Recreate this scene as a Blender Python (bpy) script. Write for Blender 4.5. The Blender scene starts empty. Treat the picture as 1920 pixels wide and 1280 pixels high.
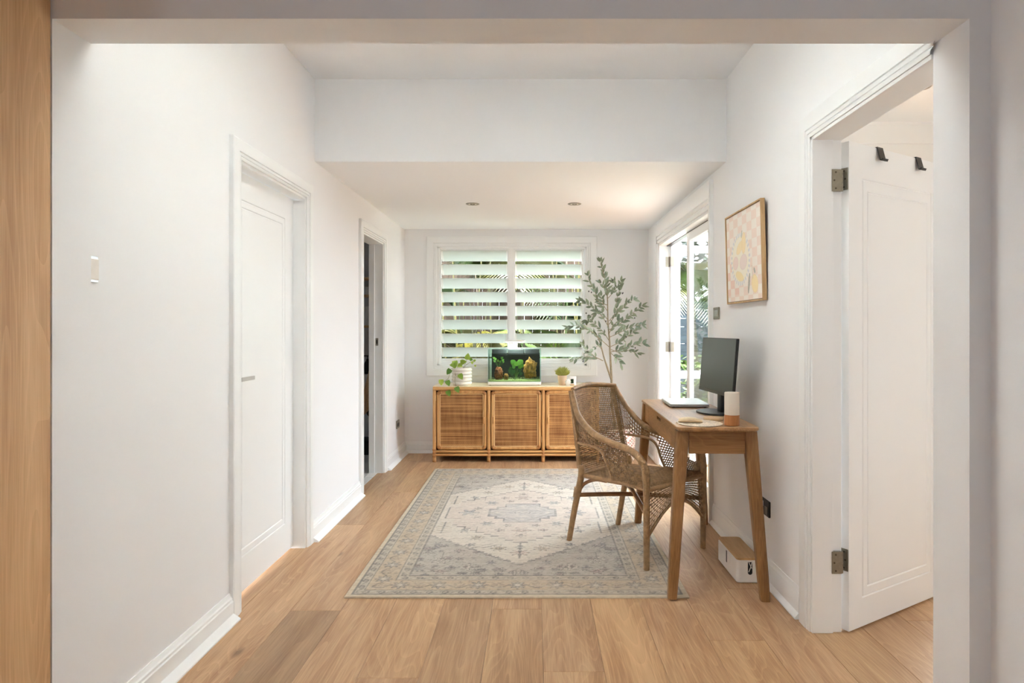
import bpy, bmesh, math, random
import numpy as np
from mathutils import Vector, Matrix

PI = math.pi
SC = bpy.context.scene
COL = SC.collection
RNG = random.Random(7)
F, H, VX, VY = 1200.0, 1.25, 1003.0, 615.0       # focal length in px of the 1920 frame, eye height, vanishing point


def at(px, py, Y):
    return Vector(((px - VX) * Y / F, Y, H - (py - VY) * Y / F))


# ------------------------------------------------------------------ camera, world, sun, exposure
cam = bpy.data.cameras.new('camera')
cam.sensor_width = 36.0
cam.lens = F / 1920.0 * 36.0
cam.shift_x = -(VX - 960.0) / 1920.0
cam.shift_y = -(640.0 - VY) / 1920.0
cam.clip_start = 0.05
cam.clip_end = 200
cam_o = bpy.data.objects.new('camera', cam)
cam_o.location = (0, 0, H)
cam_o.rotation_euler = (PI / 2, 0, 0)
COL.objects.link(cam_o)
SC.camera = cam_o

SKY_STRENGTH = 4.8
SUN_STRENGTH = 40.0
EXPOSURE = 1.72
world = bpy.data.worlds.new('sky')
SC.world = world
world.use_nodes = True
bg = world.node_tree.nodes['Background']
bg.inputs[0].default_value = (0.86, 0.945, 1.075, 1)
bg.inputs[1].default_value = SKY_STRENGTH
sun = bpy.data.lights.new('sun', 'SUN')
sun.energy = SUN_STRENGTH
sun.angle = math.radians(3)
sun.color = (1.0, 0.98, 0.96)
sun_o = bpy.data.objects.new('sun', sun)
sun_o.rotation_euler = Vector((0.04, 0.26, -1.30)).to_track_quat('-Z', 'Y').to_euler()
COL.objects.link(sun_o)
SC.view_settings.view_transform = 'Standard'
SC.view_settings.look = 'None'
SC.view_settings.gamma = 1.0
SC.view_settings.use_curve_mapping = False
SC.view_settings.exposure = EXPOSURE
SC.cycles.max_bounces = 16
SC.cycles.diffuse_bounces = 10
SC.cycles.glossy_bounces = 4
SC.cycles.transmission_bounces = 8
SC.cycles.transparent_max_bounces = 16
SC.cycles.caustics_reflective = False
SC.cycles.caustics_refractive = False
SC.cycles.sample_clamp_indirect = 12.0


def portal(name, loc, sx, sy, direction):
    li = bpy.data.lights.new(name, 'AREA')
    li.shape = 'RECTANGLE'
    li.size, li.size_y = sx, sy
    li.cycles.is_portal = True
    o = bpy.data.objects.new(name, li)
    o.location = loc
    o.rotation_euler = Vector(direction).to_track_quat('-Z', 'Y').to_euler()
    COL.objects.link(o)


portal('window_portal', (-0.23, 6.62, 1.46), 1.6, 1.3, (0, -1, 0))
portal('patio_portal', (1.30, 4.95, 1.02), 2.0, 1.9, (-1, 0, 0))
portal('bedroom_portal', (2.40, 4.07, 1.35), 1.8, 1.4, (0, -1, 0))
portal('bedroom_side_portal', (3.80, 0.91, 1.35), 0.58, 0.8, (-1, 0, 0))
portal('hall_portal', (-1.98, -1.0, 1.45), 0.5, 0.6, (1, 0, 0))


# ------------------------------------------------------------------ colour and material helpers
def lin(c):
    out = []
    for v in c:
        v = v / 255.0
        out.append(v / 12.92 if v <= 0.04045 else ((v + 0.055) / 1.055) ** 2.4)
    return tuple(out)


def newmat(name):
    m = bpy.data.materials.new(name)
    m.use_nodes = True
    nt = m.node_tree
    return m, nt, nt.nodes['Principled BSDF'], nt.nodes['Material Output']


def N(nt, kind, **kw):
    n = nt.nodes.new(kind)
    for k, v in kw.items():
        if isinstance(k, str) and hasattr(n, k):
            setattr(n, k, v)
    return n


def plain(name, rgb, rough=0.5, metal=0.0, noise=0.0, nscale=20, bump=0.0, bscale=80, spec=0.5, emit=0, coat=0):
    m, nt, b, o = newmat(name)
    c = lin(rgb)
    b.inputs['Base Color'].default_value = (*c, 1)
    b.inputs['Roughness'].default_value = rough
    b.inputs['Metallic'].default_value = metal
    b.inputs['Specular IOR Level'].default_value = spec
    b.inputs['Coat Weight'].default_value = coat
    if emit:
        b.inputs['Emission Color'].default_value = (*c, 1)
        b.inputs['Emission Strength'].default_value = emit
    tc = N(nt, 'ShaderNodeTexCoord')
    if noise:
        t = N(nt, 'ShaderNodeTexNoise')
        t.inputs['Scale'].default_value = nscale
        t.inputs['Detail'].default_value = 4
        nt.links.new(tc.outputs['Object'], t.inputs['Vector'])
        r = N(nt, 'ShaderNodeMapRange')
        r.inputs['From Min'].default_value = 0.3
        r.inputs['From Max'].default_value = 0.7
        r.inputs['To Min'].default_value = 1 - noise
        r.inputs['To Max'].default_value = 1 + noise
        nt.links.new(t.outputs['Fac'], r.inputs['Value'])
        mx = N(nt, 'ShaderNodeVectorMath', operation='SCALE')
        mx.inputs[0].default_value = c
        nt.links.new(r.outputs[0], mx.inputs['Scale'])
        nt.links.new(mx.outputs[0], b.inputs['Base Color'])
    if bump:
        t2 = N(nt, 'ShaderNodeTexNoise')
        t2.inputs['Scale'].default_value = bscale
        t2.inputs['Detail'].default_value = 3
        nt.links.new(tc.outputs['Object'], t2.inputs['Vector'])
        bp = N(nt, 'ShaderNodeBump')
        bp.inputs['Strength'].default_value = bump
        bp.inputs['Distance'].default_value = 0.01
        nt.links.new(t2.outputs['Fac'], bp.inputs['Height'])
        nt.links.new(bp.outputs[0], b.inputs['Normal'])
    return m


def wood(name, c_dark, c_light, grain='Y', scale=1.0, rough=0.45, contrast=1.0, use_obj_color=False, lines=0.25):
    """Oak like timber: long grain noise, pores and cathedral bands along one axis of the object."""
    m, nt, b, o = newmat(name)
    L = nt.links
    tc = N(nt, 'ShaderNodeTexCoord')
    oi = N(nt, 'ShaderNodeObjectInfo')
    off = N(nt, 'ShaderNodeVectorMath', operation='SCALE')
    off.inputs[0].default_value = (13.7, 37.1, 5.3)
    L.new(oi.outputs['Random'], off.inputs['Scale'])
    add = N(nt, 'ShaderNodeVectorMath', operation='ADD')
    L.new(tc.outputs['Object'], add.inputs[0])
    L.new(off.outputs[0], add.inputs[1])

    def mapped(a, l):
        mp = N(nt, 'ShaderNodeMapping')
        s = [a * scale] * 3
        s['XYZ'.index(grain)] = l * scale
        mp.inputs['Scale'].default_value = s
        L.new(add.outputs[0], mp.inputs['Vector'])
        return mp
    n1 = N(nt, 'ShaderNodeTexNoise')
    n1.inputs['Scale'].default_value = 1
    n1.inputs['Detail'].default_value = 5
    n1.inputs['Distortion'].default_value = 0.6
    L.new(mapped(14, 1.1).outputs[0], n1.inputs['Vector'])
    n2 = N(nt, 'ShaderNodeTexNoise')
    n2.inputs['Scale'].default_value = 1
    n2.inputs['Detail'].default_value = 2
    L.new(mapped(230, 7).outputs[0], n2.inputs['Vector'])
    # cathedral rings: contour lines of a broad stretched noise
    n3 = N(nt, 'ShaderNodeTexNoise')
    n3.inputs['Scale'].default_value = 1
    n3.inputs['Detail'].default_value = 1.5
    L.new(mapped(5.5, 0.7).outputs[0], n3.inputs['Vector'])
    k = N(nt, 'ShaderNodeMath', operation='MULTIPLY')
    k.inputs[1].default_value = 26
    L.new(n3.outputs['Fac'], k.inputs[0])
    fr = N(nt, 'ShaderNodeMath', operation='FRACT')
    L.new(k.outputs[0], fr.inputs[0])
    rl = N(nt, 'ShaderNodeValToRGB')
    rl.color_ramp.elements[0].position = 0.0
    rl.color_ramp.elements[0].color = (1, 1, 1, 1)
    rl.color_ramp.elements[1].position = 0.35
    rl.color_ramp.elements[1].color = (0, 0, 0, 1)
    L.new(fr.outputs[0], rl.inputs[0])
    mixf = N(nt, 'ShaderNodeMath', operation='MULTIPLY_ADD')
    mixf.inputs[1].default_value = 0.45
    L.new(n2.outputs['Fac'], mixf.inputs[0])
    a2 = N(nt, 'ShaderNodeMath', operation='MULTIPLY')
    a2.inputs[1].default_value = 0.75
    L.new(n1.outputs['Fac'], a2.inputs[0])
    L.new(a2.outputs[0], mixf.inputs[2])
    rp = N(nt, 'ShaderNodeMapRange')
    rp.inputs['From Min'].default_value = 0.45
    rp.inputs['From Max'].default_value = 0.74
    L.new(mixf.outputs[0], rp.inputs['Value'])
    mx = N(nt, 'ShaderNodeMix', data_type='RGBA')
    L.new(rp.outputs[0], mx.inputs['Factor'])
    mx.inputs['A'].default_value = (*lin(c_dark), 1)
    mx.inputs['B'].default_value = (*lin(c_light), 1)
    outc = mx.outputs['Result']
    mx2 = N(nt, 'ShaderNodeMix', data_type='RGBA')
    lf = N(nt, 'ShaderNodeMath', operation='MULTIPLY')
    lf.inputs[1].default_value = lines
    L.new(rl.outputs[0], lf.inputs[0])
    L.new(lf.outputs[0], mx2.inputs['Factor'])
    L.new(outc, mx2.inputs['A'])
    mx2.inputs['B'].default_value = (*lin([min(255, v * 1.16 + 8) for v in c_light]), 1)
    outc = mx2.outputs['Result']
    if use_obj_color:
        mu = N(nt, 'ShaderNodeMix', data_type='RGBA', blend_type='MULTIPLY')
        mu.inputs['Factor'].default_value = 1
        L.new(outc, mu.inputs['A'])
        L.new(oi.outputs['Color'], mu.inputs['B'])
        outc = mu.outputs['Result']
        # a few dark knots
        v = N(nt, 'ShaderNodeTexVoronoi')
        v.inputs['Scale'].default_value = 1
        L.new(mapped(3.2, 1.5).outputs[0], v.inputs['Vector'])
        kr = N(nt, 'ShaderNodeMapRange')
        kr.inputs['From Min'].default_value = 0.02
        kr.inputs['From Max'].default_value = 0.075
        kr.inputs['To Min'].default_value = 0.55
        kr.inputs['To Max'].default_value = 1.0
        L.new(v.outputs['Distance'], kr.inputs['Value'])
        ks = N(nt, 'ShaderNodeVectorMath', operation='SCALE')
        L.new(outc, ks.inputs[0])
        L.new(kr.outputs[0], ks.inputs['Scale'])
        outc = ks.outputs[0]
    L.new(outc, b.inputs['Base Color'])
    b.inputs['Roughness'].default_value = rough
    b.inputs['Specular IOR Level'].default_value = 0.4
    bp = N(nt, 'ShaderNodeBump')
    bp.inputs['Strength'].default_value = 0.12
    bp.inputs['Distance'].default_value = 0.004
    L.new(n2.outputs['Fac'], bp.inputs['Height'])
    L.new(bp.outputs[0], b.inputs['Normal'])
    return m


def vcol(name, rough=0.95, weave=0.0, spec=0.2):
    m, nt, b, o = newmat(name)
    a = N(nt, 'ShaderNodeVertexColor')
    a.layer_name = 'paint'
    nt.links.new(a.outputs['Color'], b.inputs['Base Color'])
    b.inputs['Roughness'].default_value = rough
    b.inputs['Specular IOR Level'].default_value = spec
    if weave:
        tc = N(nt, 'ShaderNodeTexCoord')
        t = N(nt, 'ShaderNodeTexNoise')
        t.inputs['Scale'].default_value = 260
        nt.links.new(tc.outputs['Object'], t.inputs['Vector'])
        bp = N(nt, 'ShaderNodeBump')
        bp.inputs['Strength'].default_value = weave
        bp.inputs['Distance'].default_value = 0.004
        nt.links.new(t.outputs['Fac'], bp.inputs['Height'])
        nt.links.new(bp.outputs[0], b.inputs['Normal'])
    return m


def clear_glass(name, tint=(0.96, 0.985, 0.975), ior=1.45):
    m, nt, b, o = newmat(name)
    nt.nodes.remove(b)
    tr = N(nt, 'ShaderNodeBsdfTransparent')
    tr.inputs[0].default_value = (*tint, 1)
    gl = N(nt, 'ShaderNodeBsdfGlossy')
    gl.inputs['Roughness'].default_value = 0.0
    fr = N(nt, 'ShaderNodeFresnel')
    geo = N(nt, 'ShaderNodeNewGeometry')
    mi = N(nt, 'ShaderNodeMapRange')
    mi.inputs['To Min'].default_value = ior
    mi.inputs['To Max'].default_value = 1.0 / ior
    nt.links.new(geo.outputs['Backfacing'], mi.inputs['Value'])
    nt.links.new(mi.outputs[0], fr.inputs['IOR'])
    mx = N(nt, 'ShaderNodeMixShader')
    nt.links.new(fr.outputs[0], mx.inputs[0])
    nt.links.new(tr.outputs[0], mx.inputs[1])
    nt.links.new(gl.outputs[0], mx.inputs[2])
    nt.links.new(mx.outputs[0], o.inputs['Surface'])
    return m


def frosted(name, tcol):
    m, nt, b, o = newmat(name)
    nt.nodes.remove(b)
    tl = N(nt, 'ShaderNodeBsdfTranslucent')
    tl.inputs[0].default_value = (*tcol, 1)
    df = N(nt, 'ShaderNodeBsdfDiffuse')
    df.inputs[0].default_value = (0.82, 0.85, 0.82, 1)
    gl = N(nt, 'ShaderNodeBsdfGlossy')
    gl.inputs['Roughness'].default_value = 0.25
    m1 = N(nt, 'ShaderNodeMixShader')
    m1.inputs[0].default_value = 0.45
    nt.links.new(tl.outputs[0], m1.inputs[1])
    nt.links.new(df.outputs[0], m1.inputs[2])
    m2 = N(nt, 'ShaderNodeMixShader')
    m2.inputs[0].default_value = 0.06
    nt.links.new(m1.outputs[0], m2.inputs[1])
    nt.links.new(gl.outputs[0], m2.inputs[2])
    nt.links.new(m2.outputs[0], o.inputs['Surface'])
    return m


def leafmat(name, c1, c2, rough=0.5, back=None, trans=0.25):
    m, nt, b, o = newmat(name)
    L = nt.links
    oi = N(nt, 'ShaderNodeObjectInfo')
    tc = N(nt, 'ShaderNodeTexCoord')
    t = N(nt, 'ShaderNodeTexNoise')
    t.inputs['Scale'].default_value = 25
    L.new(tc.outputs['Object'], t.inputs['Vector'])
    ad = N(nt, 'ShaderNodeMath', operation='ADD')
    L.new(oi.outputs['Random'], ad.inputs[0])
    L.new(t.outputs['Fac'], ad.inputs[1])
    ml = N(nt, 'ShaderNodeMath', operation='MULTIPLY')
    ml.inputs[1].default_value = 0.6
    L.new(ad.outputs[0], ml.inputs[0])
    mx = N(nt, 'ShaderNodeMix', data_type='RGBA')
    mx.inputs['A'].default_value = (*lin(c1), 1)
    mx.inputs['B'].default_value = (*lin(c2), 1)
    L.new(ml.outputs[0], mx.inputs['Factor'])
    b.inputs['Roughness'].default_value = rough
    L.new(mx.outputs['Result'], b.inputs['Base Color'])
    tl = N(nt, 'ShaderNodeBsdfTranslucent')
    L.new(mx.outputs['Result'], tl.inputs[0])
    ms = N(nt, 'ShaderNodeMixShader')
    ms.inputs[0].default_value = trans
    L.new(b.outputs[0], ms.inputs[1])
    L.new(tl.outputs[0], ms.inputs[2])
    L.new(ms.outputs[0], o.inputs['Surface'])
    return m


def cane_panel(name):
    """Tight cane: fine over and under rows plus uneven horizontal bands of tone."""
    m, nt, b, o = newmat(name)
    L = nt.links
    tc = N(nt, 'ShaderNodeTexCoord')
    oi = N(nt, 'ShaderNodeObjectInfo')
    off = N(nt, 'ShaderNodeVectorMath', operation='SCALE')
    off.inputs[0].default_value = (3, 0, 17)
    L.new(oi.outputs['Random'], off.inputs['Scale'])
    add = N(nt, 'ShaderNodeVectorMath', operation='ADD')
    L.new(tc.outputs['Object'], add.inputs[0])
    L.new(off.outputs[0], add.inputs[1])
    mp = N(nt, 'ShaderNodeMapping')
    mp.inputs['Scale'].default_value = (1.2, 1, 75)
    L.new(add.outputs[0], mp.inputs['Vector'])
    n = N(nt, 'ShaderNodeTexNoise')
    n.inputs['Scale'].default_value = 1
    n.inputs['Detail'].default_value = 4
    L.new(mp.outputs[0], n.inputs['Vector'])
    mp2 = N(nt, 'ShaderNodeMapping')
    mp2.inputs['Scale'].default_value = (30, 1, 4)
    L.new(add.outputs[0], mp2.inputs['Vector'])
    n2 = N(nt, 'ShaderNodeTexNoise')
    n2.inputs['Scale'].default_value = 1
    n2.inputs['Detail'].default_value = 2
    L.new(mp2.outputs[0], n2.inputs['Vector'])
    ck = N(nt, 'ShaderNodeTexChecker')
    ck.inputs['Scale'].default_value = 1
    mp3 = N(nt, 'ShaderNodeMapping')
    mp3.inputs['Scale'].default_value = (105, 0.001, 150)
    mp3.inputs['Location'].default_value = (0, 0.5, 0)
    L.new(add.outputs[0], mp3.inputs['Vector'])
    L.new(mp3.outputs[0], ck.inputs['Vector'])
    s = N(nt, 'ShaderNodeMath', operation='MULTIPLY_ADD')
    s.inputs[1].default_value = 0.35
    L.new(n2.outputs['Fac'], s.inputs[0])
    L.new(n.outputs['Fac'], s.inputs[2])
    rp = N(nt, 'ShaderNodeMapRange')
    rp.inputs['From Min'].default_value = 0.5
    rp.inputs['From Max'].default_value = 0.86
    L.new(s.outputs[0], rp.inputs['Value'])
    mx = N(nt, 'ShaderNodeMix', data_type='RGBA')
    mx.inputs['A'].default_value = (*lin((140, 86, 42)), 1)
    mx.inputs['B'].default_value = (*lin((218, 162, 98)), 1)
    L.new(rp.outputs[0], mx.inputs['Factor'])
    mu = N(nt, 'ShaderNodeMix', data_type='RGBA', blend_type='MULTIPLY')
    mu.inputs['Factor'].default_value = 0.35
    L.new(mx.outputs['Result'], mu.inputs['A'])
    L.new(ck.outputs['Fac'], mu.inputs['B'])
    L.new(mu.outputs['Result'], b.inputs['Base Color'])
    b.inputs['Roughness'].default_value = 0.6
    bp = N(nt, 'ShaderNodeBump')
    bp.inputs['Strength'].default_value = 0.6
    bp.inputs['Distance'].default_value = 0.002
    L.new(ck.outputs['Fac'], bp.inputs['Height'])
    L.new(bp.outputs[0], b.inputs['Normal'])
    return m


M = {}
M['paint'] = plain('wall_paint', (239, 240, 241), 0.65, bump=0.03, bscale=160, spec=0.3)
M['ceil'] = plain('ceiling_paint', (239, 241, 243), 0.75, bump=0.02, bscale=160, spec=0.2)
M['trim'] = plain('trim_gloss', (241, 243, 243), 0.35, bump=0.015, bscale=120)
M['warm_paint'] = plain('bedroom_paint', (242, 240, 236), 0.7, bump=0.02, bscale=160, spec=0.2)
M['grey_paint'] = plain('bathroom_paint', (205, 206, 208), 0.5, bump=0.02, bscale=100)
M['floor'] = wood('oak_floor', (166, 127, 91), (198, 162, 123), 'Y', 1.0, 0.42, use_obj_color=True, lines=0.20)
M['groove'] = plain('floor_groove', (96, 70, 48), 0.8, noise=0.1)
M['oak'] = wood('oak_veneer', (196, 152, 106), (218, 178, 132), 'Z', 0.8, 0.5, lines=0.18)
M['desk'] = wood('desk_oak', (126, 88, 50), (162, 120, 76), 'Z', 1.3, 0.42, lines=0.2)
M['desk_y'] = wood('desk_oak_long', (140, 104, 66), (180, 140, 96), 'Y', 1.3, 0.33, lines=0.2)
M['desk_x'] = wood('desk_oak_cross', (126, 88, 50), (162, 120, 76), 'X', 1.3, 0.42, lines=0.2)
M['frame_oak'] = wood('frame_oak', (180, 144, 98), (216, 184, 138), 'Z', 1.6, 0.5, lines=0.15)
M['bamboo'] = wood('bamboo_lid', (186, 146, 96), (214, 176, 124), 'Y', 2.0, 0.4, lines=0.05)
M['rattan'] = wood('rattan_pole', (188, 136, 80), (222, 174, 114), 'Z', 2.0, 0.4, lines=0.1)
M['rattan_x'] = wood('rattan_pole_cross', (188, 136, 80), (222, 174, 114), 'X', 2.0, 0.4, lines=0.1)
M['rattan_bind'] = plain('rattan_binding', (178, 124, 70), 0.5, noise=0.2, nscale=60, bump=0.4, bscale=200)
M['bead'] = plain('rattan_bead', (232, 196, 140), 0.45, noise=0.08, nscale=50)
M['side_top'] = wood('sideboard_top', (230, 206, 172), (246, 228, 200), 'X', 1.0, 0.2, lines=0.1)  # pale tone has the bright glare on the top mixed in
M['dark_gap'] = plain('cabinet_inside', (82, 56, 32), 0.8, noise=0.1)
M['cane'] = cane_panel('cane_panel')
M['wicker'] = plain('wicker_strand', (152, 120, 82), 0.5, noise=0.34, nscale=45, bump=0.2, bscale=300)
M['wrap'] = plain('wicker_wrap', (170, 136, 96), 0.48, noise=0.22, nscale=45, bump=0.2, bscale=300)
M['bare'] = plain('bare_rattan', (142, 98, 58), 0.45, noise=0.2, nscale=35)
M['frosted'] = frosted('frosted_glass', (0.76, 0.80, 0.75))
M['opal'] = frosted('opal_glazing', (0.92, 0.92, 0.9))
M['glass'] = clear_glass('door_glass')
M['tank_glass'] = clear_glass('tank_glass', (0.90, 0.97, 0.94))
M['water'] = clear_glass('tank_water', (0.93, 0.98, 0.94), 1.10)
M['glass_edge'] = plain('glass_edge', (170, 206, 200), 0.2, noise=0.05)
M['white'] = plain('white_plastic', (238, 236, 232), 0.35, noise=0.02)
M['ceramic'] = plain('white_ceramic', (226, 220, 212), 0.5, noise=0.06, nscale=30, bump=0.15, bscale=60)
M['tan'] = plain('tan_ceramic', (214, 186, 156), 0.55, noise=0.06, nscale=20)
M['black'] = plain('black_plastic', (26, 26, 26), 0.42, noise=0.1)
M['screen'] = plain('monitor_screen', (54, 57, 57), 0.28, noise=0.03, nscale=6, spec=0.6)
M['bezel'] = plain('monitor_bezel', (74, 74, 70), 0.5, noise=0.05)
M['steel'] = plain('brushed_steel', (150, 145, 132), 0.38, metal=0.85, noise=0.08, nscale=60)
M['chrome'] = plain('chrome_plate', (190, 188, 182), 0.25, metal=0.8, noise=0.05)
M['silver'] = plain('silver_case', (196, 197, 197), 0.3, metal=0.5, noise=0.03)
M['screw'] = plain('screw_head', (92, 84, 72), 0.5, metal=0.6, noise=0.1)
M['candle'] = plain('frosted_candle_glass', (226, 216, 202), 0.45, noise=0.04, nscale=9)
M['copper'] = wood('candle_base', (166, 104, 58), (190, 128, 76), 'Z', 4.0, 0.4, lines=0.1)
M['cream'] = plain('cream_shell', (226, 206, 170), 0.45, noise=0.08, nscale=40)
M['coaster'] = plain('pale_wood_coaster', (204, 170, 128), 0.5, noise=0.08, nscale=40)
M['jute'] = plain('woven_jute', (238, 224, 204), 0.85, noise=0.25, nscale=90, bump=0.6, bscale=220)
M['soil'] = plain('potting_soil', (60, 46, 36), 0.95, noise=0.3, nscale=80)
M['bark'] = plain('olive_bark', (150, 138, 114), 0.8, noise=0.25, nscale=70, bump=0.4, bscale=120)
M['olive_leaf'] = leafmat('olive_leaf', (78, 97, 79), (158, 170, 144), 0.5)
M['olive'] = plain('olive_fruit', (52, 48, 50), 0.4, noise=0.2)
M['pothos'] = leafmat('pothos_leaf', (92, 140, 34), (190, 208, 92), 0.4, trans=0.35)
M['pothos_dark'] = leafmat('pothos_leaf_dark', (52, 110, 30), (112, 150, 50), 0.4, trans=0.25)
M['stem'] = plain('green_stem', (122, 118, 66), 0.6, noise=0.2)
M['succulent'] = leafmat('succulent_leaf', (96, 112, 52), (186, 188, 98), 0.5, trans=0.1)
M['rock_r'] = plain('red_rock', (134, 78, 40), 0.85, noise=0.55, nscale=45, bump=0.8, bscale=70)
M['rock_y'] = plain('ochre_rock', (150, 106, 40), 0.85, noise=0.55, nscale=40, bump=0.8, bscale=60)
M['aqua'] = leafmat('aquatic_leaf', (40, 92, 26), (120, 168, 62), 0.4, trans=0.2)
M['aqua_dark'] = leafmat('aquatic_leaf_dark', (28, 66, 40), (66, 108, 62), 0.4, trans=0.2)
M['moss'] = leafmat('carpet_plant', (84, 112, 44), (196, 208, 140), 0.5, trans=0.1)
M['tank_back'] = plain('tank_backdrop', (14, 15, 14), 0.6, noise=0.1)
M['filter'] = plain('filter_box', (54, 60, 62), 0.4, noise=0.1)
M['rug'] = vcol('rug_pile', 0.97, 0.5, 0.1)
M['print'] = vcol('art_print', 0.7, 0.0, 0.3)
M['basket'] = vcol('basket_weave', 0.85, 0.5, 0.2)
M['tile'] = plain('white_floor_tile', (222, 222, 220), 0.3, noise=0.04, nscale=5)
M['grout'] = plain('grout', (150, 150, 148), 0.9, noise=0.05)
M['towel'] = plain('tan_towel', (196, 158, 118), 0.95, noise=0.12, nscale=60, bump=0.6, bscale=300)
M['lamp_lens'] = plain('downlight_lens', (236, 230, 214), 0.3, noise=0.02)
M['led'] = plain('led_strip', (255, 250, 240), 0.4, emit=2.0)
M['deck'] = plain('pale_paving', (200, 199, 196), 0.75, noise=0.07, nscale=9)
M['lawn'] = plain('lawn', (84, 102, 36), 0.9, noise=0.35, nscale=40, bump=0.6, bscale=60)
M['earth'] = plain('garden_bed', (60, 48, 34), 0.95, noise=0.35, nscale=8)
M['ext_white'] = plain('exterior_white', (236, 236, 234), 0.6, noise=0.03)
M['fence_brown'] = wood('fence_board', (58, 46, 36), (98, 82, 64), 'Z', 1.0, 0.8, lines=0.1)
M['fence_grey'] = wood('grey_fence_board', (62, 70, 80), (92, 102, 112), 'X', 1.0, 0.8, lines=0.1)
M['frond'] = leafmat('palm_frond', (22, 40, 12), (62, 80, 26), 0.5, trans=0.3)
M['frond_y'] = leafmat('palm_frond_yellow', (46, 52, 18), (92, 88, 38), 0.5, trans=0.3)
M['trunk'] = plain('palm_trunk', (78, 70, 54), 0.9, noise=0.3, nscale=14, bump=0.6, bscale=30)
M['hedge'] = leafmat('hedge_leaf', (22, 36, 16), (52, 70, 32), 0.6, trans=0.2)


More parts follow.
